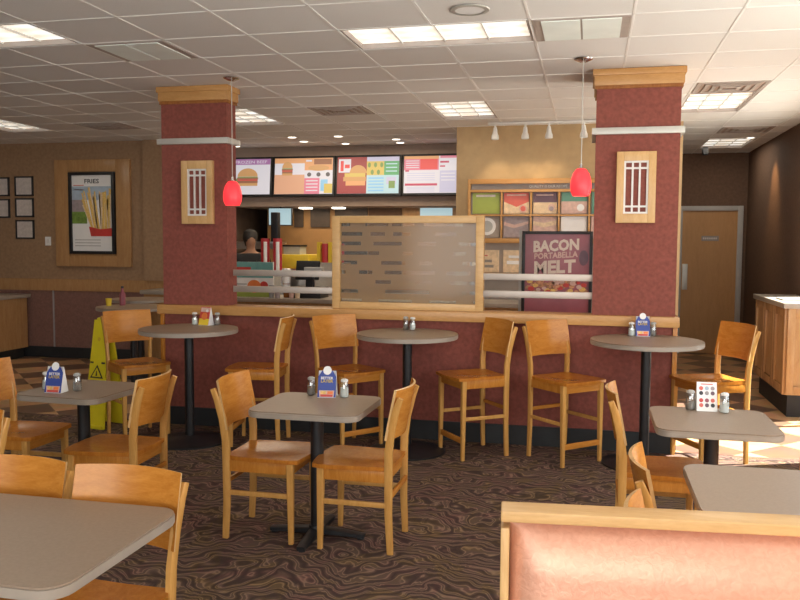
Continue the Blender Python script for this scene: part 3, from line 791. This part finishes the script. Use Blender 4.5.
# track spots
t = thing('track_light', 'white ceiling track with spot heads above the tan wall', 'track light', (-.50, 9.15, CZ))
MB().box(-.63, .65, -.018, .018, -.030, -.006, 'white', .003).build('track', t)
for k, x in enumerate((-.555, -.225, .03, .40)):
    hd = MB(); hd.cyl((x, 0, -.03), (x, 0, -.07), .011, .011, 'white', 12)
    hd.lathe([(0, -.06), (.018, -.06), (.024, -.09), (.028, -.12), (.040, -.15), (.043, -.185), (.036, -.192), (.02, -.17), (0, -.17)], 'white', c=(x, 0, 0), seg=20)
    hd = hd.build('spot_head', t)
for x in (-1.05, -.73, -.47):
    light('track_spot_light', 'SPOT', (x, 9.12, 2.74), (x+.02, 9.45, 2.1), 8, (1, .78, .5), spot_size=R(75), spot_blend=.9, shadow_soft_size=.03)
# downlights over the counter
dl0 = None
for k, (x, y) in enumerate(((-3.73, 9.96), (-3.73, 10.40), (-3.12, 9.97), (-3.25, 10.72), (-2.47, 10.39), (-2.5, 10.75), (-4.85, 10.75))):
    lab = 'small recessed downlight %s above the service counter' % ('third from left', 'second from left, lower,', 'of the middle pair, upper,', 'of the middle pair, lower,', 'of the right pair, upper,', 'of the right pair, lower,', 'leftmost, beside the left column,')[k]
    if k == 0:
        dl0 = thing('downlight', lab, 'downlight', (x, y, CZ), 0, 'downlights above the service counter')
        MB().lathe([(.055, -.008), (.085, -.006), (.09, -.001), (.055, -.001)], 'white', seg=24).build('trim_ring', dl0)
        MB().lathe([(0, -.006), (.055, -.006), (.055, -.001), (0, -.001)], 'warmspot', seg=20).build('lamp_face', dl0)
    else: dup(dl0, (x, y, CZ), 0, lab)
tag(MB().box(-.04, .04, -.04, .04, -.11, -.002, 'black', .02, seg=3).build('security_camera', loc=(1.50, 12.0, CZ)), 'small black camera hanging from the ceiling before the door', 'camera')
sl = thing('wall_washer', 'downlight washing the dark right wall', 'downlight', (1.90, 11.0, CZ))
MB().lathe([(.05, -.012), (.08, -.010), (.085, -.004), (.05, -.004)], 'white', seg=24).build('trim_ring', sl)
MB().lathe([(0, -.008), (.05, -.008), (.05, -.002), (0, -.002)], 'warmspot', seg=20).build('lamp_face', sl)
light('wall_washer_light', 'SPOT', (1.90, 11.0, 2.9), (2.2, 11.0, 2.15), 45, (1, .62, .28), spot_size=R(58), spot_blend=.9, shadow_soft_size=.04)

# ------------------------------------------------------------------ soffit and menu boards
sf = struct(MB().box(-5.05, -1.45, 11.0, 11.25, 2.12, CZ, 'soffit').build('wall_soffit'), 'brown soffit behind the menu boards')
struct(MB().box(-5.05, -1.45, 11.25, 13.0, 2.12, 2.16, 'soffit').build('ceiling_kitchen'))
def board(x0, x1, label, fill):
    w, h = x1-x0, .56
    t = thing('menu_board', label, 'menu board', ((x0+x1)/2, 10.93, 2.53), 0, 'lit menu boards')
    t.rotation_euler = (R(-6), 0, 0)
    MB().box(-w/2, w/2, -.03, .05, -h/2, h/2, 'black', .006).build('frame', t)
    s_ = MB().box(-w/2+.03, w/2-.03, -.036, -.03, -h/2+.03, h/2-.03, 's_white').build('screen', t)
    art = MB(); W, HH = w-.06, h-.06
    def rc(a, b, c, d_, m, o=0):  # fractions, origin upper left
        art.box(-W/2+W*a, -W/2+W*b, -.038-.0006*o, -.0365, HH/2-HH*d_, HH/2-HH*c, m)
    def ell(cx, cy, rx, ry, m, o=1, half=0):
        n = 20; pts = [(-W/2+W*cx+W*rx*cos(2*pi*i/n), HH/2-HH*cy+HH*ry*(max(sin(2*pi*i/n), 0) if half else sin(2*pi*i/n))) for i in range(n)]
        if half: pts = [(-W/2+W*cx+W*rx*cos(pi*i/n), HH/2-HH*cy+HH*ry*sin(pi*i/n)) for i in range(n+1)]
        art.prism(pts, -.038-.0006*o, -.0365, m)
    fill(art, rc, ell, W, HH); art.build('menu_picture', s_)
    return t
def burger(rc, ell, cx, cy, sx, sy):
    ell(cx, cy-.02*sy, sx, sy*.9, 's_bun', 2, 1)
    rc(cx-sx, cx+sx, cy, cy+.10*sy, 's_crab', 2); rc(cx-sx*1.05, cx+sx*1.05, cy+.10*sy, cy+.32*sy, 's_brown', 3); rc(cx-sx, cx+sx, cy+.32*sy, cy+.42*sy, 's_red', 4)
    rc(cx-sx*1.02, cx+sx*1.02, cy+.42*sy, cy+.70*sy, 's_brown', 3); rc(cx-sx, cx+sx, cy+.70*sy, cy+sy, 's_bun', 2)
def f1(art, rc, ell, W, HH):
    rc(0, 1, 0, .16, 's_purple', 0); art.text('NEVER FROZEN BEEF', -.02*W, -.0392, HH/2-.085*HH, W*.92, HH*.08, 's_white')
    burger(rc, ell, .58, .50, .19, .26); ell(.34, .66, .08, .12, 's_crab', 1)
def f2(art, rc, ell, W, HH):
    rc(0, .52, 0, .14, 's_orange'); rc(0, .52, .46, 1, 's_peach'); burger(rc, ell, .22, .28, .09, .2)
    rc(.52, 1, 0, .34, 's_orange'); rc(.68, .98, .03, .18, 's_brown', 1); ell(.76, .28, .18, .08, 's_bun', 2)
    rc(.54, .64, .05, .10, 's_white', 1)
    for k in range(3): ell(.60+.16*k, .46, .035, .06, 's_ink', 1)
    rc(.52, .78, .56, 1, 's_pink'); rc(.80, .92, .60, .92, 's_blue'); rc(.86, 1, .72, .98, 's_yel', 1)
    for k in range(4): rc(.55, .75, .62+.09*k, .65+.09*k, 's_white', 1)
def f3(art, rc, ell, W, HH):
    rc(0, .48, 0, 1, 's_dred'); rc(.02, .22, .05, .42, 's_white', 1); rc(.05, .10, .10, .38, 's_red', 2); rc(.12, .2, .2, .3, 's_red', 2)
    ell(.34, .44, .14, .22, 's_bun', 2, 1); rc(.12, .46, .44, .54, 's_yel', 3); rc(.10, .47, .54, .66, 's_bun', 2); rc(.14, .46, .66, .78, 's_orange', 3)
    rc(.48, 1, 0, .12, 's_lav'); rc(.48, .76, .12, .50, 's_yel'); rc(.76, 1, .12, .50, 's_green')
    for k in range(5): ell(.52+.05*k, .22+.2*(k % 2), .025, .07, 's_crab', 1)
    for k in range(3): rc(.79, .97, .18+.1*k, .21+.1*k, 's_lblue', 1)
    rc(.48, 1, .50, 1, 's_lblue')
    for k in range(5): rc(.51, .76, .56+.085*k, .605+.085*k, 's_blue', 1)
    rc(.80, .96, .55, .75, 's_lav', 1); rc(.84, .94, .66, .86, 's_crab', 2)
def f4(art, rc, ell, W, HH):
    rc(0, .56, 0, .08, 's_orange'); rc(0, .56, .08, .38, 's_pink'); rc(.26, .54, .08, .36, 's_red', 1)
    for k in range(4): rc(.03, .24, .12+.06*k, .14+.06*k, 's_white', 1)
    rc(.02, .54, .74, .80, 's_crim'); rc(.02, .08, .38, .42, 's_crim')
    for k in range(4): rc(.05, .5, .46+.06*k, .475+.06*k, 's_lav', 1)
    rc(.58, .98, 0, .06, 's_pink'); rc(.58, .72, .14, .19, 's_crim'); rc(.58, .66, .26, .30, 's_crim'); rc(.58, 1, .40, .98, 's_lav'); rc(.86, .92, .52, .66, 's_crim', 2)
    for k in range(3): rc(.6, .82, .46+.09*k, .49+.09*k, 's_white', 1)
    for k in range(4): rc(.05, .5, .84+.035*k, .85+.035*k, 's_lav', 1)
board(-5.24, -4.38, 'leftmost lit menu board with a stacked burger, partly behind the column', f1)
board(-4.37, -3.46, 'lit menu board in orange and pink with a small burger, second from left', f2)
board(-3.45, -2.52, 'lit menu board half dark red, half green and blue', f3)
board(-2.51, -1.60, 'lit menu board with a red block, cut off by the tan wall', f4)

# ------------------------------------------------------------------ service counter & kitchen
t = thing('service_counter', 'long oak service counter behind the glass divider', 'counter', (-2.9, 8.95, 0))
MB().box(-1.75, 2.3, -.28, .30, 0, .94, 'cabinet').build('counter_body', t)
MB().box(-1.78, 2.33, -.33, .33, .94, .985, 'edge', .006).build('counter_top', t)
MB().box(-1.0, 1.9, -.30, -.28, .86, .90, 'edge').build('edge_strip', t)
t = thing('promo_display', 'strawberry picture display standing on the service counter', 'display', (-3.78, 8.80, .987))
MB().box(-.25, .25, 0, .03, 0, .40, 'paper').build('board', t)
mb = MB(); mb.box(-.25, .25, -.004, 0, .22, .40, 'teal').box(-.25, .25, -.004, 0, 0, .06, 'green').box(-.24, -.02, -.007, -.004, .25, .34, 'redp').box(.03, .20, -.007, -.004, .24, .29, 'orange')
mb.prism([(.02+.085*cos(i*pi/8), .12+.075*sin(i*pi/8)) for i in range(16)], -.009, -.004, 'orange').prism([(.14+.05*cos(i*pi/8), .13+.05*sin(i*pi/8)) for i in range(16)], -.008, -.004, 'redp').box(-.20, -.07, -.006, -.004, .14, .15, 'greyink')
mb.build('berry_picture', t)
t = thing('cash_register', 'black cash register at the right of the service counter', 'register', (-3.12, 8.88, .987))
MB().box(-.18, .18, -.15, .16, 0, .12, 'black', .01).build('cash_drawer', t)
MB().box(-.16, .12, -.02, .02, .20, .42, 'black', .01, rot=Matrix.Rotation(R(-15), 3, 'X')).build('terminal', t)
MB().box(-.04, .04, -.02, .06, .12, .25, 'black').build('stand', t)
MB().box(-.02, .19, -.13, -.06, .27, .35, 'greyp', .005).build('customer_display', t); MB().cyl((.08, -.09, .12), (.08, -.09, .28), .012, .012, 'black').build('display_post', t)
t = thing('paper_cup', 'white paper cup with brown sleeve beside the register', 'cup', (-3.37, 8.80, 1.29-.303))
MB().lathe([(0, 0), (.03, 0), (.042, .16), (0, .16)], 'wooddark').lathe([(.04, .12), (.048, .30), (.046, .31), (0, .31)], 'paper').build('cup_body', t)
MB().lathe([(.048, .305), (.050, .32), (.04, .33), (0, .33)], 'paper').build('cup_lid', t)
for k, (x, m, hh) in enumerate(((-3.51, 'greyink', .14), (-3.44, 'greyblue', .11), (-3.27, 'pinkp', .10), (-3.20, 'cream', .13))):
    tag(MB().lathe([(0, 0), (.026, 0), (.034, hh), (.031, hh), (.024, .006), (0, .006)], m).build('tumbler', loc=(x, 8.70, .987)),
        ('dark grey tumbler right of the strawberry display', 'lilac grey tumbler beside the dark grey one', 'pink tumbler in front of the register', 'cream tumbler at the right end of the cups')[k], 'cup', 'small cups on the service counter')
# behind the counter
bk = thing('back_counter', 'steel back counter in the kitchen', 'counter', (-3.2, 11.2, 0))
MB().box(-1.8, 1.6, -.35, .35, 0, .90, 'steel').build('cabinet_body', bk); MB().box(-1.82, 1.62, -.37, .37, .90, .93, 'steel', .004).build('worktop', bk)
kw = struct(MB().box(-4.80, -1.53, 11.75, 11.83, 0, 2.12, 'kitchen').build('wall_kitchen_partition'), 'ochre kitchen wall under the menu boards')
for x0, x1, z0, m in ((-4.36, -4.22, 1.84, 'kdark'), (-4.10, -3.80, 1.84, 'kdark'), (-3.72, -3.22, .93, 'kdark'), (-3.20, -2.70, .93, 'hall'), (-2.68, -1.56, .93, 'cabinet'), (-2.42, -1.95, 1.93, 's_lblue')): MB().box(x0, x1, 11.72-(.02 if m == 's_lblue' else 0), 11.75, z0, 2.12, m).build('wall_panel', kw)
for x in (-4.05, -3.55): tag(MB().box(x-.08, x+.08, 11.30, 11.44, 2.10, 2.125, 'warmspot').build('soffit_light'), 'small warm light under the soffit %s' % ('above the hanging screen' if x < -4 else 'right of the hanging screen'), 'downlight')
light('kitchen_light', 'AREA', (-3.0, 10.0, 2.9), (-3.0, 10.0, 0), 45, (1, .82, .58), shape='RECTANGLE', size=2.6, size_y=1.0)
light('kitchen_inner_light', 'AREA', (-3.2, 11.4, 2.08), (-3.2, 11.5, 0), 9, (1, .76, .48), shape='RECTANGLE', size=2.4, size_y=.2)
t = thing('monitor', 'pale blue lit order screen hanging in the kitchen', 'monitor', (-4.35, 11.12, 1.985))
MB().box(-.18, .18, 0, .04, -.135, .125, 'black', .004).build('housing', t); MB().box(-.168, .168, -.004, 0, -.122, .112, 's_lblue').build('screen', t); MB().cyl((0, .02, .12), (0, .02, .134), .012, .012, 'black').build('hanging_pole', t)
t = thing('drink_dispenser', 'red and white drink dispenser behind the counter', 'dispenser', (-3.80, 9.45, 0))
MB().box(-.14, .16, -.12, .2, .0, 1.25, 'steel').build('stand_body', t)
for x in (-.09, .07): MB().cyl((x, 0, 1.25), (x, 0, 1.66), .055, .055, 'red').build('cup_tube', t); MB().cyl((x+.02, -.05, 1.25), (x+.02, -.05, 1.62), .022, .022, 'paper').build('cup_stack', t)
MB().box(-.02, .07, 0, .1, 1.62, 1.98, 'black', .01).build('dispenser_head', t)
t = thing('fryer_station', 'yellow station box with a dark topped printer behind the counter', 'kitchen equipment', (-3.72, 10.0, 0))
MB().box(-.14, .26, -.2, .2, 0, 1.28, 'steel').build('stand_body', t); MB().box(-.14, .26, -.2, .2, 1.28, 1.46, 'yellowp', .01).build('yellow_box', t); MB().box(-.10, .12, -.12, .12, 1.46, 1.56, 'greyp').build('printer', t); MB().box(-.11, .13, -.13, .13, 1.56, 1.58, 'black').build('printer_top', t)
t = thing('carton_rack', 'rack of red cartons between mustard rails in the kitchen', 'rack', (-3.38, 10.0, 0))
MB().box(-.02, .36, -.1, .2, 0, 1.36, 'steel').build('stand_body', t)
for x in (.0, .15): MB().box(x-.012, x+.035, -.06, .0, 1.36, 1.62, 'mustard').build('rail', t)
for x in (.09, .29): MB().cyl((x, -.02, 1.36), (x, -.02, 1.60), .045, .05, 'red').build('carton_stack', t)
t = thing('steel_shelf', 'steel pass shelf at the left of the kitchen', 'shelf', (-4.55, 10.6, 1.52))
MB().box(-.42, .42, -.2, .2, .07, .10, 'steel', .004).build('shelf_board', t); MB().box(-.42, .42, -.2, -.18, 0, .07, 'steel').build('front_lip', t)
for x in (-.4, .4): MB().box(x-.015, x+.015, -.015, .015, -1.52, .07, 'steel').build('post', t)
tag(MB().box(-.25, .25, -.15, .15, 0, 1.25, 'cabinet', .01).build('kitchen_cabinet', loc=(-4.75, 12.2, 0)), 'ochre cabinet at the back left of the kitchen', 'cabinet')
# employee behind the counter
def skin_mesh(name, V, E, m, parent=None, sub=2):
    me = bpy.data.meshes.new('tmp'); me.from_pydata([v[:3] for v in V], E, []); ob = bpy.data.objects.new('tmp', me); COL.objects.link(ob)
    mod = ob.modifiers.new('s', 'SKIN'); ob.modifiers.new('u', 'SUBSURF').levels = sub
    for i, v in enumerate(V): me.skin_vertices[0].data[i].radius = (v[3], v[4] if len(v) > 4 else v[3])
    me.skin_vertices[0].data[0].use_root = True
    dg = bpy.context.evaluated_depsgraph_get(); dg.update()
    nme = bpy.data.meshes.new_from_object(ob.evaluated_get(dg)); bpy.data.objects.remove(ob)
    nme.name = name; nme.materials.clear(); nme.materials.append(MT[m])
    for p in nme.polygons: p.use_smooth = True
    o = bpy.data.objects.new(name, nme); COL.objects.link(o)
    if parent: o.parent = parent
    return o
V = [(0, 0, .98, .15, .11), (0, 0, 1.18, .14, .10), (0, 0, 1.38, .17, .11), (0, 0, 1.49, .055), (0, 0, 1.56, .06), (0, -.01, 1.65, .078, .095), (0, 0, 1.74, .05),
     (.19, 0, 1.42, .055), (.24, 0, 1.18, .04), (.20, -.2, 1.05, .034), (.18, -.28, 1.05, .035), (-.19, 0, 1.42, .055), (-.24, 0, 1.18, .04), (-.20, -.2, 1.05, .034), (-.18, -.28, 1.05, .035),
     (.10, 0, .86, .09), (.10, 0, .48, .06), (.10, .02, .08, .042), (.10, -.12, .04, .04), (-.10, 0, .86, .09), (-.10, 0, .48, .06), (-.10, .02, .08, .042), (-.10, -.12, .04, .04)]
E_ = [(0, 1), (1, 2), (2, 3), (3, 4), (4, 5), (5, 6), (2, 7), (7, 8), (8, 9), (9, 10), (2, 11), (11, 12), (12, 13), (13, 14), (0, 15), (15, 16), (16, 17), (17, 18), (0, 19), (19, 20), (20, 21), (21, 22)]
person = skin_mesh('person', V, E_, 'skin'); tag(person, 'person with dark hair and black shirt behind the service counter', 'person')
person.location = (-4.30, 9.95, 0); person.rotation_euler.z = R(35)
V2 = [(0, 0, .90, .175, .135), (0, 0, 1.18, .165, .125), (0, 0, 1.37, .19, .135), (0, 0, 1.46, .08), (.195, 0, 1.42, .072), (.235, 0, 1.24, .062), (-.195, 0, 1.42, .072), (-.235, 0, 1.24, .062)]
skin_mesh('shirt', V2, [(0, 1), (1, 2), (2, 3), (2, 4), (4, 5), (2, 6), (6, 7)], 'cloth', person)
V3 = [(.10, 0, .88, .115), (.10, 0, .48, .085), (.10, .02, .12, .065), (0, 0, .93, .15, .13), (-.10, 0, .88, .115), (-.10, 0, .48, .085), (-.10, .02, .12, .065)]
skin_mesh('trousers', [V3[3], V3[0], V3[1], V3[2], V3[4], V3[5], V3[6]], [(0, 1), (1, 2), (2, 3), (0, 4), (4, 5), (5, 6)], 'cloth', person)
MB().lathe([(.085, 1.62), (.098, 1.66), (.096, 1.70), (.08, 1.75), (.04, 1.775), (0, 1.78)], 'hair', c=(0, .02, 0), seg=20).lathe([(0, 1.54), (.06, 1.56), (.08, 1.62), (.085, 1.68), (0, 1.70)], 'hair', c=(0, .035, 0), seg=20).build('hair', person)

# ------------------------------------------------------------------ display case on the tan wall
t = thing('display_case', 'oak wall case of square food cards under a grey header strip', 'display case', (-.55, 9.45, 0))
CX0, CX1 = -.83, .95
mb = MB()
MB().box(CX0, CX1, -.03, -.001, .30, 2.33, 'case_in').build('backing', t)
for z0, z1 in ((2.29, 2.345), (2.195, 2.225), (1.925, 1.945), (1.62, 1.675), (1.24, 1.28), (.30, .36)): mb.box(CX0, CX1, -.09, -.03, z0, z1, 'trimwood', .003)
xs = [CX0]+[-.475+.03, -.14+.03, .165+.02, .48+.02]+[CX1]
for x in (CX0, CX1-.03): mb.box(x, x+.03, -.092, -.03, .30, 2.345, 'trimwood', .003)
for x in (-.455, -.125, .185, .515): mb.box(x, x+.02, -.085, -.03, 1.675, 2.195, 'trimwood', .002)
mb.build('frame', t)
hs = MB().box(CX0+.04, CX1-.04, -.05, -.03, 2.225, 2.29, 'striplabel').build('header_strip', t)
MB().text('QUALITY IS OUR RECIPE', .07, -.0515, 2.257, .42, .032, 'paper').build('lettering', hs)
def card(x0, x1, z0, z1, m, extra=None, mk=None):
    o = MB().box(x0, x1, -.05, -.03, z0, z1, m).build('food_card', t)
    if extra: e = MB(); extra(e); e.build('card_print', o)
def cir(e, cx, cz, r, m, y=-.055): e.prism([(cx+r*cos(i*pi/10), cz+r*sin(i*pi/10)) for i in range(20)], y, -.05, m)
card(-.78, -.47, 1.955, 2.19, 'green', lambda e: e.box(-.74, -.52, -.052, -.05, 2.145, 2.17, 'certificate'))
card(-.42, -.14, 1.955, 2.19, 'cream', lambda e: (e.box(-.42, -.14, -.052, -.05, 2.09, 2.19, 'coral'), e.prism([(-.42, 2.09), (-.28, 2.03), (-.14, 2.09)], -.052, -.05, 'coral'), e.box(-.39, -.17, -.054, -.052, 2.155, 2.17, 'pinkp'), cir(e, -.205, 2.01, .045, 'pinkp'), cir(e, -.205, 2.01, .03, 'coral', -.057)))
card(-.09, .17, 1.955, 2.19, 'cream', lambda e: (e.box(-.09, .17, -.052, -.05, 2.08, 2.19, 'purple'), e.box(-.06, .13, -.054, -.052, 2.155, 2.168, 'pinkp'), cir(e, .11, 2.02, .04, 'pinkp'), cir(e, .11, 2.01, .025, 'greyblue', -.057)))
card(.22, .50, 1.955, 2.19, 'pinkp', lambda e: (e.box(.22, .50, -.052, -.05, 2.09, 2.19, 'dteal'), cir(e, .43, 2.02, .04, 'paper')))
card(.55, .90, 1.955, 2.19, 'dteal')
card(-.78, -.47, 1.685, 1.92, 'case_in', lambda e: (cir(e, -.61, 1.81, .10, 'paper'), cir(e, -.61, 1.81, .065, 'greyp', -.058)))
card(-.42, -.14, 1.685, 1.92, 'greyblue', lambda e: e.prism([(-.42, 1.86), (-.3, 1.83), (-.14, 1.87), (-.14, 1.84), (-.3, 1.79), (-.42, 1.82)], -.052, -.05, 'pinkp'))
card(-.09, .17, 1.685, 1.92, 'pinkp', lambda e: e.prism([(-.09, 1.87), (.03, 1.85), (.17, 1.88), (.17, 1.83), (.03, 1.80), (-.09, 1.83)], -.052, -.05, 'cream'))
card(.22, .50, 1.685, 1.92, 'paper'); card(.55, .90, 1.685, 1.92, 'pinkp')
card(-.78, -.47, 1.285, 1.54, 'cream', lambda e: (e.box(-.76, -.55, -.052, -.05, 1.40, 1.43, 'striplabel'), e.box(-.74, -.53, -.052, -.05, 1.34, 1.37, 'striplabel'), e.box(-.76, -.60, -.052, -.05, 1.47, 1.485, 'coral')))
card(-.42, -.14, 1.285, 1.54, 'orange' if 0 else 'cream', lambda e: (e.box(-.36, -.2, -.052, -.05, 1.45, 1.48, 'paper'), e.box(-.38, -.17, -.052, -.05, 1.38, 1.42, 'paper')))

# floor standing poster
t = thing('poster_stand', 'black framed wine red poster stand for a bacon melt behind the rails', 'poster', (-.32, 8.2, 0))
MB().box(-.37, -.345, -.01, .02, .02, 1.75, 'greyp').box(.345, .37, -.01, .02, .02, 1.75, 'greyp').build('side_posts', t)
mb = MB()
for (x0, x1, z0, z1) in ((-.34, -.31, .88, 1.74), (.31, .34, .88, 1.74), (-.31, .31, 1.71, 1.74), (-.31, .31, .88, .91)): mb.box(x0, x1, -.03, .02, z0, z1, 'black', .003)
mb.build('frame', t)
MB().box(-.40, .40, -.18, .18, 0, .02, 'black', .004).build('foot_plate', t)
p = MB().box(-.31, .31, -.012, .01, .91, 1.71, 'winep').build('poster_sheet', t)
mb = MB(); y = -.0135
mb.text('BACON', -.01, y, 1.60, .44, .115, 'poster_cream', bold=.045, skew=.06).text('PORTABELLA', -.01, y, 1.505, .42, .06, 'pinkp', bold=.03, skew=.06).text('MELT', -.02, y, 1.39, .40, .13, 'poster_cream', bold=.045, skew=.06)
mb.build('lettering', p)
random.seed(11); mb = MB()
for k in range(40):
    cx = -.275+.0141*k; cz = 1.185+.045*sin(k*1.7)+random.uniform(-.02, .02); rr = random.uniform(.022, .040)
    mb.prism([(cx+rr*cos(i*pi/5), cz+rr*.7*sin(i*pi/5)) for i in range(10)], y-.001*(k % 3)-.001, y+.001, ('food', 'fry', 'redp', 'pinkp')[k % 4 if k % 3 else 0])
mb.build('sandwich_picture', p)
MB().prism([(.255+.045*cos(i*pi/8), 1.48+.075*sin(i*pi/8)) for i in range(16)], y-.001, y+.001, 'purple').build('dark_shape', p)

# ------------------------------------------------------------------ left wall pieces
def framed(x0, x1, z0, z1, label, cat='picture', group='small certificates on the left wall'):
    t = thing('framed_certificate', label, cat, ((x0+x1)/2, LY, (z0+z1)/2), 0, group); w, h = (x1-x0)/2, (z1-z0)/2
    mb = MB()
    for (a, b, c, d_) in ((-w, -w+.02, -h, h), (w-.02, w, -h, h), (-w, w, h-.02, h), (-w, w, -h, -h+.02)): mb.box(a, b, -.022, -.001, c, d_, 'ink')
    mb.build('frame', t); MB().box(-w+.02, w-.02, -.012, -.002, -h+.02, h-.02, 'certificate').build('certificate', t)
framed(-7.79, -7.50, 2.23, 2.50, 'black framed certificate, top one of the column of three left of the fries poster')
framed(-7.79, -7.50, 1.94, 2.20, 'black framed certificate, middle one of the column of three left of the fries poster')
framed(-7.79, -7.50, 1.64, 1.90, 'black framed certificate, bottom one of the column of three left of the fries poster')
framed(-8.17, -7.88, 2.23, 2.49, 'black framed certificate at the left picture edge, upper')
framed(-8.17, -7.88, 1.93, 2.19, 'black framed certificate at the left picture edge, lower')
t = thing('light_switch', 'white switch plate between the certificates and the fries poster', 'switch', (-7.29, LY, 1.61))
MB().box(-.045, .045, -.008, -.001, -.06, .06, 'paper', .002).build('switch_plate', t); MB().box(-.012, .012, -.018, -.008, -.03, .03, 'white').build('toggle', t)
t = thing('framed_poster', 'wide oak wall frame around a lit black edged fries poster', 'poster', (-6.57, LY, 1.99))
mb = MB()
for (x0, x1, z0, z1) in ((-.57, -.36, -.72, .72), (.36, .57, -.72, .72), (-.36, .36, .56, .72), (-.36, .36, -.72, -.57)): mb.box(x0, x1, -.05, -.001, z0, z1, 'cabinet', .006)
mb.box(-.36, .36, -.025, -.001, -.57, .56, 'cabinet'); mb.build('wooden_surround', t)
mb = MB()
for (x0, x1, z0, z1) in ((-.345, -.305, -.55, .55), (.305, .345, -.55, .55), (-.305, .305, .51, .55), (-.305, .305, -.55, -.51)): mb.box(x0, x1, -.075, -.025, z0, z1, 'black', .005)
mb.build('black_frame', t)
p = MB().box(-.305, .305, -.045, -.025, -.51, .51, 'paper').build('poster_sheet', t)
mb = MB(); y = -.046
mb.box(-.30, .305, y-.001, y+.001, .18, .36, 'skyp').box(-.305, -.08, y-.0015, y+.001, -.14, .02, 'grass').box(-.305, -.12, y-.001, y+.001, .02, .18, 'greyblue')
mb.text('FRIES', .0, y-.001, .43, .22, .06, 'ink', bold=.02)
mb.box(-.28, -.12, y-.001, y+.001, .37, .38, 'coral').box(-.28, -.12, y-.001, y+.001, .31, .32, 'coral')
for z in (-.36, -.40, -.44): mb.box(-.27, .12, y-.001, y+.001, z-.004, z+.004, 'greyink')
mb.build('poster_print', p)
random.seed(3); mb = MB()
for k in range(46):
    u = random.random(); h = .10+.20*random.random()+.05*(k % 2); xb = .0+.27*u; tp = xb+(-.17 if u < .5 else -.0)*(.6-u)*1.6+random.uniform(-.03, .03); tp = min(max(tp, -.15), .285)
    mb.prism([(xb-.008, -.24), (xb+.008, -.24), (tp+.010, h), (tp-.010, h)], y-.002-.0004*(k % 7), y, 'fry' if k % 3 else 'cream')
mb.build('fries_picture', p)
MB().prism([(-.05, -.18), (.12, -.215), (.305, -.20), (.305, -.31), (-.02, -.31)], y-.007, y, 'redp').build('carton_picture', p)

# left counter, far cabinet, right counter
def cabinet(name, label, x0, x1, y0, y1, h, npan, side=None, m='cabinet', topm='edge', kick=.14):
    t = thing(name, label, 'cabinet', ((x0+x1)/2, (y0+y1)/2, 0)); w, d_ = (x1-x0)/2, (y1-y0)/2
    MB().box(-w+.02, w-.02, -d_+.02, d_-.02, kick, h-.05, m).build('body', t)
    MB().box(-w+.06, w-.06, -d_+.08, d_-.06, 0, kick, 'rubber').build('plinth', t)
    for k in range(npan):
        a, b = -w+.02+(2*w-.04)*k/npan, -w+.02+(2*w-.04)*(k+1)/npan
        mb = MB(); mb.box(a+.005, a+.07, -d_, -d_+.02, kick, h-.05, m, .003).box(b-.07, b-.005, -d_, -d_+.02, kick, h-.05, m, .003).box(a+.07, b-.07, -d_, -d_+.02, h-.13, h-.05, m, .003).box(a+.07, b-.07, -d_, -d_+.02, kick, kick+.08, m, .003); mb.build('front_panel', t)
    if side:
        for k in range(side):
            a, b = -d_+.02+(2*d_-.04)*k/side, -d_+.02+(2*d_-.04)*(k+1)/side
            mb = MB(); mb.box(-w, -w+.02, a+.005, a+.08, kick, h-.05, m, .003).box(-w, -w+.02, b-.08, b-.005, kick, h-.05, m, .003).box(-w, -w+.02, a+.08, b-.08, h-.13, h-.05, m, .003).box(-w, -w+.02, a+.08, b-.08, kick, kick+.08, m, .003); mb.build('side_panel', t)
    MB().box(-w-.02, w+.02, -d_-.02, d_+.02, h-.05, h, topm, .006).build('worktop', t)
    return t
cabinet('condiment_counter', 'oak condiment counter at the left picture edge', -8.9, -7.58, 9.25, 9.9, .88, 3)
cabinet('waste_cabinet', 'narrow oak cabinet behind the far left round tables', -5.52, -5.12, 9.35, 9.85, 1.0, 1)
cabinet('side_counter', 'oak counter with a sunlit top by the right wall', 1.775, 2.17, 8.2, 9.65, 1.08, 1, side=3, kick=.22)
tag(MB().box(-.10, .10, -.16, .16, 0, .012, 'grayband', .004).build('tray', loc=(1.93, 8.75, 1.081)), 'grey tray on the sunlit counter top at right', 'tray')
